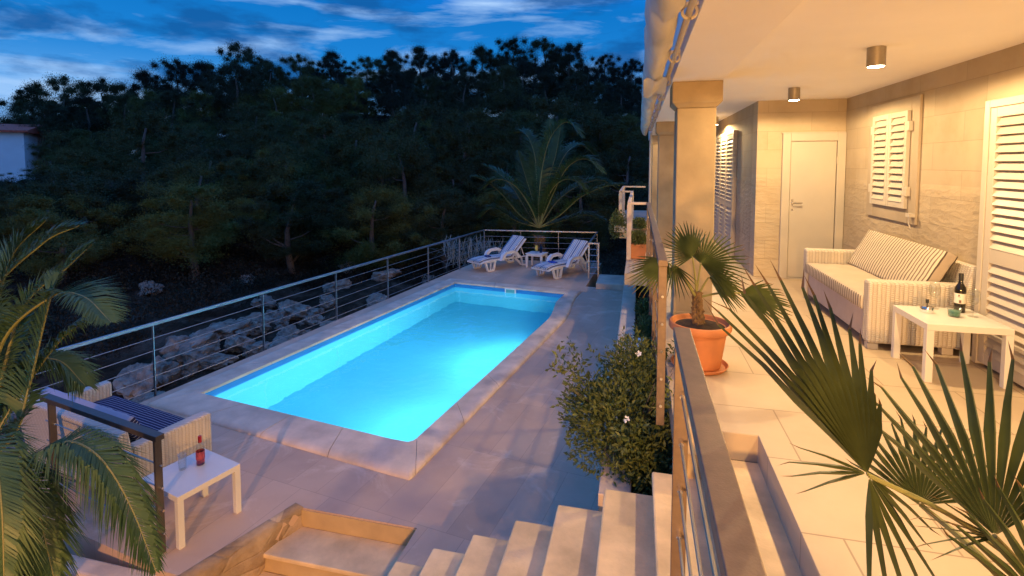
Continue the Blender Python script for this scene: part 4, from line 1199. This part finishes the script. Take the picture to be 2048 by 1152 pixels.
fp = thing('feather_palm','tall green feather palm growing behind the far deck railing','palm tree',(-3.2,17.4,-3.9))
palm_trunk(fp,(-3.2,17.4,-4.4),(-3.2,17.0,-.75),.2,.15,M['bark_palm'])
G=[[(-3.2,16.93,-.46),(-3.2,16.88,.46),(-3.07,16.88,1.62),(-2.78,16.81,2.56),(-2.24,16.66,2.99),(-1.73,16.44,2.48)],
 [(-3.2,16.93,-.46),(-2.73,16.8,.64),(-2.23,16.67,1.54),(-1.63,16.52,1.81),(-1.09,16.32,1.39)],
 [(-3.2,16.93,-.46),(-2.48,16.82,-.01),(-1.81,16.61,.58),(-1.1,16.49,.92),(-.44,16.35,1.04)],
 [(-3.2,16.93,-.46),(-3.62,17.06,.02),(-4.17,17.18,.85),(-4.73,17.29,1.36),(-5.3,17.27,1.65)],
 [(-3.2,16.93,-.46),(-3.8,16.7,-.03),(-4.45,16.59,.71),(-4.94,16.5,1.09),(-5.36,16.4,1.25)],
 [(-3.2,16.93,-.46),(-3.52,17.42,.42),(-3.84,17.8,1.18),(-4.19,18.08,2.11)],
 [(-3.2,16.93,-.46),(-3.91,16.8,-.26),(-4.34,16.75,.0),(-4.76,16.72,.18),(-5.15,16.7,-.12)],
 [(-3.2,16.93,-.46),(-2.95,17.58,.76),(-2.52,18.17,1.96),(-2.05,18.62,2.33),(-1.53,18.83,1.97)],
 [(-3.2,16.93,-.46),(-2.35,17.05,-.2),(-1.69,17.01,-.01),(-1.05,17.06,-.17)],
 [(-3.2,16.93,-.46),(-3.13,17.64,.76),(-3.14,18.45,2.15),(-3.18,18.92,3.29)],
 [(-3.2,16.93,-.46),(-3.0,17.3,.9),(-2.75,17.6,2.0),(-2.6,17.8,3.1)]]
G += [[(-3.2,16.93,-.46),(-3.5,16.75,.3),(-3.95,16.55,.95),(-4.5,16.4,1.15),(-4.95,16.3,.85)],
 [(-3.2,16.93,-.46),(-2.9,16.75,.5),(-2.5,16.5,1.05),(-2.0,16.3,1.15),(-1.55,16.2,.75)],
 [(-3.2,16.93,-.46),(-2.6,17.3,.45),(-1.9,17.6,.95),(-1.2,17.8,1.1),(-.6,17.9,.75)],
 [(-3.2,16.93,-.46),(-3.9,17.4,.4),(-4.6,17.8,.75),(-5.3,18.0,.65)],
 [(-3.2,16.93,-.46),(-3.35,17.3,1.0),(-3.5,17.6,2.0),(-3.85,17.8,2.7),(-4.3,17.9,2.75)]]
for i,pts in enumerate(G): frond('frond',pts,fp,M['palmfar'],leaf=.70,n=110,width=.034,r0=.024,droop=.25,seed=40+i)

def fan_leaf(parent, hub, root, mid, normal, L, spread=150, nseg=26, split=.5, droop=.15, seed=1, petiole=.008, hang=0, peak=0, fall=.22):
    rs=random.Random(seed); base=parent.location
    hub=Vector(hub)-base; root=Vector(root)-base
    mid=Vector(mid).normalized(); nrm=Vector(normal); nrm=(nrm-mid*nrm.dot(mid)).normalized(); sd=mid.cross(nrm)
    b=MB(); half=R(spread)/2; da=2*half/nseg
    for i in range(nseg):
        a=-half+da*(i+.5); k=abs(a)/half
        kk=min(1.4,abs(a-R(peak))/half)
        Ls=L*(1-fall*kk*kk)*rs.uniform(.93,1.04); sp=split*L*(1-(fall+.08)*kk)*rs.uniform(.92,1.05)
        def P3(ang,r,up):
            d=mid*math.cos(ang)+sd*math.sin(ang)
            dz=droop*L*(r/L)**2.2*(1+.8*k)+tipz*L*max(0,r/L-.5)**1.5+hang*L*(r/L)**2*k
            cup=.10*L*(r/L)*(k**2)
            return hub+d*r+nrm*(up+cup)+Vector((0,0,-dz))
        pleat=.019*L/.5
        n0=len(b.v)
        w=da/2
        tipbend=rs.uniform(-.07,.07); tipz=rs.uniform(-.03,.12)*(1.6 if rs.random()<.15 else 1)
        rows=[(0.006,1.0,0),(sp*.5,1.0,pleat*.6),(sp,.86,pleat),(sp+(Ls-sp)*.35,.58,pleat*.7),(sp+(Ls-sp)*.8,.26,pleat*.3)]
        for r,wf,pu in rows:
            ang=w*wf*(sp/max(r,sp))
            b.v += [tuple(P3(a-ang+tipbend*(r>sp)*.3,r,-pu*.5)), tuple(P3(a+tipbend*(r>sp)*.3,r,pu)), tuple(P3(a+ang+tipbend*(r>sp)*.3,r,-pu*.5))]
        b.v.append(tuple(P3(a+tipbend,Ls,0)))
        for q in range(len(rows)-1):
            o=n0+3*q; mi=0
            b.face((o,o+1,o+4,o+3),mi); b.face((o+1,o+2,o+5,o+4),mi)
        o=n0+3*(len(rows)-1); t_=n0+3*len(rows)
        b.face((o,o+1,t_),1); b.face((o+1,o+2,t_),1)
    mp_=root.lerp(hub,.5)+Vector((0,0,.05*(hub-root).length))
    b.tube(catmull([root,mp_,hub],10), [petiole*(1.3-.5*i/10) for i in range(11)], 6, m=2)
    return b.build('leaf',[M['fan'],M['fantip'],M['rachis']],parent)

# potted fan palm by the column
pp = thing('potted_palm','young fan palm in a big round terracotta pot by the column','potted palm',(.50,4.40,0))
b=MB(); b.lathe([(.16,.02),(.165,.03),(.205,.30),(.205,.305),(.235,.315),(.243,.33),(.243,.36),(.236,.372),(.222,.374),(.215,.36),(.205,.34),(.0,.335)],seg=40)
pot=b.build('pot',M['terracotta'],pp,auto=40)
b=MB(); b.lathe([(.17,0),(.205,.008),(.225,.035),(.218,.037),(.198,.014),(.0,.012)],seg=40); b.build('saucer',M['terracotta'],pp,auto=40)
b=MB(); b.lathe([(.204,.338),(.12,.350),(.05,.356),(.0,.358)],seg=30,closed_bottom=False); b.build('soil',M['soil'],pp)
palm_trunk(pp,(.49,4.40,.34),(.47,4.40,.62),.05,.033,M['bark_palm'],12)
fan_leaf(pp,(.43,4.38,.90),(.47,4.40,.60),(-.45,-.15,.62),(.25,-.75,.55),.36,150,24,.5,.10,1)
fan_leaf(pp,(.50,4.44,.84),(.47,4.41,.61),(.62,.25,.42),(-.15,-.80,.5),.42,190,28,.5,.12,2)
fan_leaf(pp,(.24,4.24,.87),(.46,4.38,.58),(-.62,-.25,-.30),(-.2,-.55,.8),.36,130,20,.48,.12,3)
fan_leaf(pp,(.28,4.25,.86),(.46,4.38,.585),(.10,-.30,-.75),(.3,-.9,.2),.28,110,14,.45,.05,8)
fan_leaf(pp,(.80,4.42,.62),(.48,4.40,.57),(.72,-.10,-.16),(.05,-.45,.9),.42,120,20,.5,.06,4)
fan_leaf(pp,(.56,4.40,.74),(.48,4.40,.58),(.55,.10,-.25),(.35,-.6,.7),.36,110,18,.5,.10,5)

# big fan palm in the right foreground
ff = thing('fan_palm','large blurred fan palm filling the lower right foreground','palm',(1.02,1.55,0))
b=MB(); b.lathe([(.15,0),(.16,.01),(.20,.28),(.23,.29),(.23,.33),(.21,.33),(.2,.31),(.0,.305)],seg=36); b.build('pot',M['terracotta'],ff,auto=40)
palm_trunk(ff,(1.02,1.55,.29),(1.0,1.56,.53),.05,.035,M['bark_palm'],14)
def vdir(deg, depth):   # upright direction leaning along the terrace
    c,s_ = math.cos(R(deg)),math.sin(R(deg)); return (c*.97-.237*depth, c*.24+.97*depth, s_)
CAMN=(.12,-.80,.50)
fan_leaf(ff,(.60,1.515,.83),(1.0,1.55,.60),vdir(103,.30),CAMN,.70,62,15,.44,.06,11,.006,peak=-17,fall=.36)
fan_leaf(ff,(.598,1.515,.832),(1.0,1.55,.60),vdir(172,.05),CAMN,.24,44,4,.30,.10,12,.004)
fan_leaf(ff,(.602,1.512,.825),(1.0,1.55,.60),vdir(282,-.25),(.1,-.95,.3),.42,46,5,.30,.02,13,.004)
fan_leaf(ff,(.604,1.515,.828),(1.0,1.55,.60),vdir(318,.12),CAMN,.30,40,4,.3,.10,19,.004)
fan_leaf(ff,(.865,1.475,.735),(1.0,1.55,.56),vdir(84,.30),(-.15,-.80,.45),.51,98,14,.50,.05,14,.007)
fan_leaf(ff,(.862,1.475,.73),(1.0,1.55,.56),vdir(160,-.05),CAMN,.26,50,6,.15,.10,21,.007)
fan_leaf(ff,(.86,1.80,.60),(1.0,1.58,.50),vdir(80,.25),(-.1,-.85,.4),.28,140,18,.6,.05,15,.009)
fan_leaf(ff,(.955,1.36,.60),(1.0,1.52,.52),vdir(80,.22),(-.15,-.85,.4),.38,120,15,.55,.08,23,.007)
fan_leaf(ff,(1.06,1.40,.72),(1.0,1.54,.58),(.55,-.25,.40),(-.3,-.6,.7),.50,150,20,.52,.12,16,.010)

# ------------------------------------------------------------------ bush, planter plants, flower boxes
def leaf_blob(mb, c, rad, n, L, rs, shell=.5, up=.3, ratio=.42, lump=.3, seed=0):
    c=Vector(c)
    for _ in range(n):
        d=Vector((rs.gauss(0,1),rs.gauss(0,1),rs.gauss(0,1))).normalized()
        k=1+lump*noise.fractal(d*1.6+Vector((seed*3.7,0,0)),.8,2.1,4)
        r=k*(1-(1-shell)*rs.random()**1.6) if rs.random()<.85 else rs.random()
        p=c+Vector((d.x*rad[0],d.y*rad[1],d.z*rad[2]))*r
        g=(d*.8+Vector((rs.gauss(0,.6),rs.gauss(0,.6),rs.gauss(0,.5)+up))).normalized()
        s=g.cross(Vector((rs.gauss(0,1),rs.gauss(0,1),rs.gauss(0,1)))).normalized()
        l=L*rs.uniform(.6,1.25); w=l*ratio/2; n0=len(mb.v); nn=g.cross(s)*l*.08
        mb.v += [tuple(p),tuple(p+g*l*.45+s*w+nn),tuple(p+g*l),tuple(p+g*l*.45-s*w+nn)]
        mb.face((n0,n0+1,n0+2,n0+3))
def flower(mb,p,r,rs,nrm):
    nrm=Vector(nrm).normalized(); a0=nrm.cross(Vector((.2,.3,1))).normalized(); b0=nrm.cross(a0)
    for k in range(5):
        a=2*math.pi*k/5+rs.random(); d=a0*math.cos(a)+b0*math.sin(a); s=nrm.cross(d)
        n0=len(mb.v); mb.v += [tuple(Vector(p)),tuple(Vector(p)+d*r*.6+s*r*.35+nrm*.1*r),tuple(Vector(p)+d*r+nrm*.25*r),tuple(Vector(p)+d*r*.6-s*r*.35+nrm*.1*r)]
        mb.face((n0,n0+1,n0+2,n0+3))
rs=random.Random(77)
bu = thing('flowering_bush','bushy green shrub with white flowers spilling over the planter end','bush')
b=MB()
leaf_blob(b,(-.10,4.10,-.42),(.40,.50,.36),5600,.047,rs,.40,seed=1)
leaf_blob(b,(-.02,4.5,-.14),(.26,.40,.27),2600,.045,rs,.35,seed=2)
leaf_blob(b,(-.34,4.25,-.36),(.26,.32,.24),1900,.045,rs,.35,seed=3)
leaf_blob(b,(.06,3.80,-.55),(.20,.30,.28),1900,.046,rs,.35,seed=4)
for k in range(26):
    a=rs.uniform(0,6.28); e=Vector((-.12+.52*math.cos(a),4.2+.6*math.sin(a),-.2+.42*rs.uniform(-.4,1)))
    st_=Vector((-.08,4.2,-.5)); e=st_+(e-st_)*1.05
    for q in range(9):
        f=.7+.3*q/8; p=st_.lerp(e,f)
        leaf_blob(b,p,(.03,.03,.03),3,.055,rs,.5)
b.build('foliage',M['bush'],bu)
b=MB()
for k in range(14):
    a=rs.uniform(0,6.28); e=Vector((-.12+.42*math.cos(a),4.2+.5*math.sin(a),-.25+.4*rs.uniform(-.3,1)))
    b.tube([(.08,4.1,-.75),(.0,4.15,-.5),e],[.010,.006,.002],5)
b.build('stem',M['bark'],bu)
for p,nrm in (((-.06,3.76,-.20),(-.4,-1,.5)),((.02,4.35,.08),(-.3,-1,.8))):
    b=MB(); flower(b,p,.028,rs,nrm); b.build('flower',M['petal'],bu)
def planter_plant(y,h,label,flowers=0):
    t=thing('planter_plant',label,'plant')
    b=MB(); leaf_blob(b,(.10,y,-.72+h*.32),(.11,.42,h*.42),850,.075,rs,.3,up=.5,ratio=.25,seed=y); b.build('foliage',M['bush'],t)
    for k in range(flowers):
        b=MB(); flower(b,(rs.uniform(-.02,.12),y+rs.uniform(-.3,.3),-.70+h*rs.uniform(.6,.75)),.05,rs,(-.4,-.5,1)); b.build('flower',M['petal'],t)
planter_plant(5.2,.5,'dark leafy plant in the planter just behind the big bush')
planter_plant(6.1,.42,'leafy planter plant with three white blooms beside the potted palm',3)
planter_plant(7.0,.40,'low dark plant in the planter in front of the balcony slab')
planter_plant(8.1,.36,'low shaded plant in the planter under the balcony edge')
def flower_box(label,x,y,w,mat):
    t=thing('flower_box',label,'flower pot',(x,y,.004))
    b=MB(); b.v += [(-w*.42,-.12,0),(w*.42,-.12,0),(w*.42,.12,0),(-w*.42,.12,0),(-w/2,-.15,.22),(w/2,-.15,.22),(w/2,.15,.22),(-w/2,.15,.22)]
    for q in ((3,2,1,0),(4,5,6,7),(0,1,5,4),(1,2,6,5),(2,3,7,6),(3,0,4,7)): b.face(q)
    b.box(-w/2-.008,w/2+.008,-.158,.158,.221,.26)
    b.build('pot',mat,t,bevel=.006)
    b=MB(); leaf_blob(b,(0,0,.33),(w*.52,.22,.14),1500,.05,rs,.3,seed=x); b.build('foliage',M['bush'],t)
flower_box('terracotta flower box with low green plant on the near balcony corner',.0,9.35,.30,M['terracotta'])
flower_box('brown flower box with taller plant on the balcony behind the terracotta one',.02,11.6,.30,plain('brown_pot',(.28,.17,.10),.7,.1))
t=thing('trailing_plant','trailing green plant hanging over the outermost balcony corner','plant',(-.42,12.9,0))
b=MB(); b.box(-.14,.10,-.12,.3,.0,.16); b.build('pot',M['white_paint'],t,bevel=.006)
b=MB(); leaf_blob(b,(-.05,0,.22),(.20,.26,.30),1500,.06,rs,.3,seed=5); leaf_blob(b,(-.13,0,.02),(.12,.2,.18),500,.055,rs,.3,seed=6); b.build('foliage',M['bush'],t)
# silvery shrub outside the far corner of the railing
t=thing('silver_shrub','silvery spiky shrub outside the far left corner of the railing','shrub',(-5.9,17.2,-2.95))
b=MB()
for k in range(420):
    a=rs.uniform(0,6.28); el=rs.uniform(.2,1.4); d=Vector((math.cos(a)*math.cos(el),math.sin(a)*math.cos(el),math.sin(el)))
    o=Vector((rs.uniform(-.7,1.3),rs.uniform(-.5,.5),1.0+rs.uniform(0,.7))); L=rs.uniform(.4,.75); s=d.cross(Vector((0,0,1))).normalized()*.012
    p1=o+d*L*.6; p2=o+d*L+Vector((0,0,-.12)); n0=len(b.v)
    b.v += [tuple(o-s),tuple(o+s),tuple(p1+s),tuple(p1-s),tuple(p2)]; b.face((n0,n0+1,n0+2,n0+3)); b.face((n0+3,n0+2,n0+4))
b.build('foliage',M['silver'],t)
b=MB(); b.tube([(0,0,-1.5),(0,0,1.3)],[.08,.04],6); b.tube([(0,0,.2),(.7,0,1.3)],[.05,.02],6); b.build('stem',M['bark'],t)
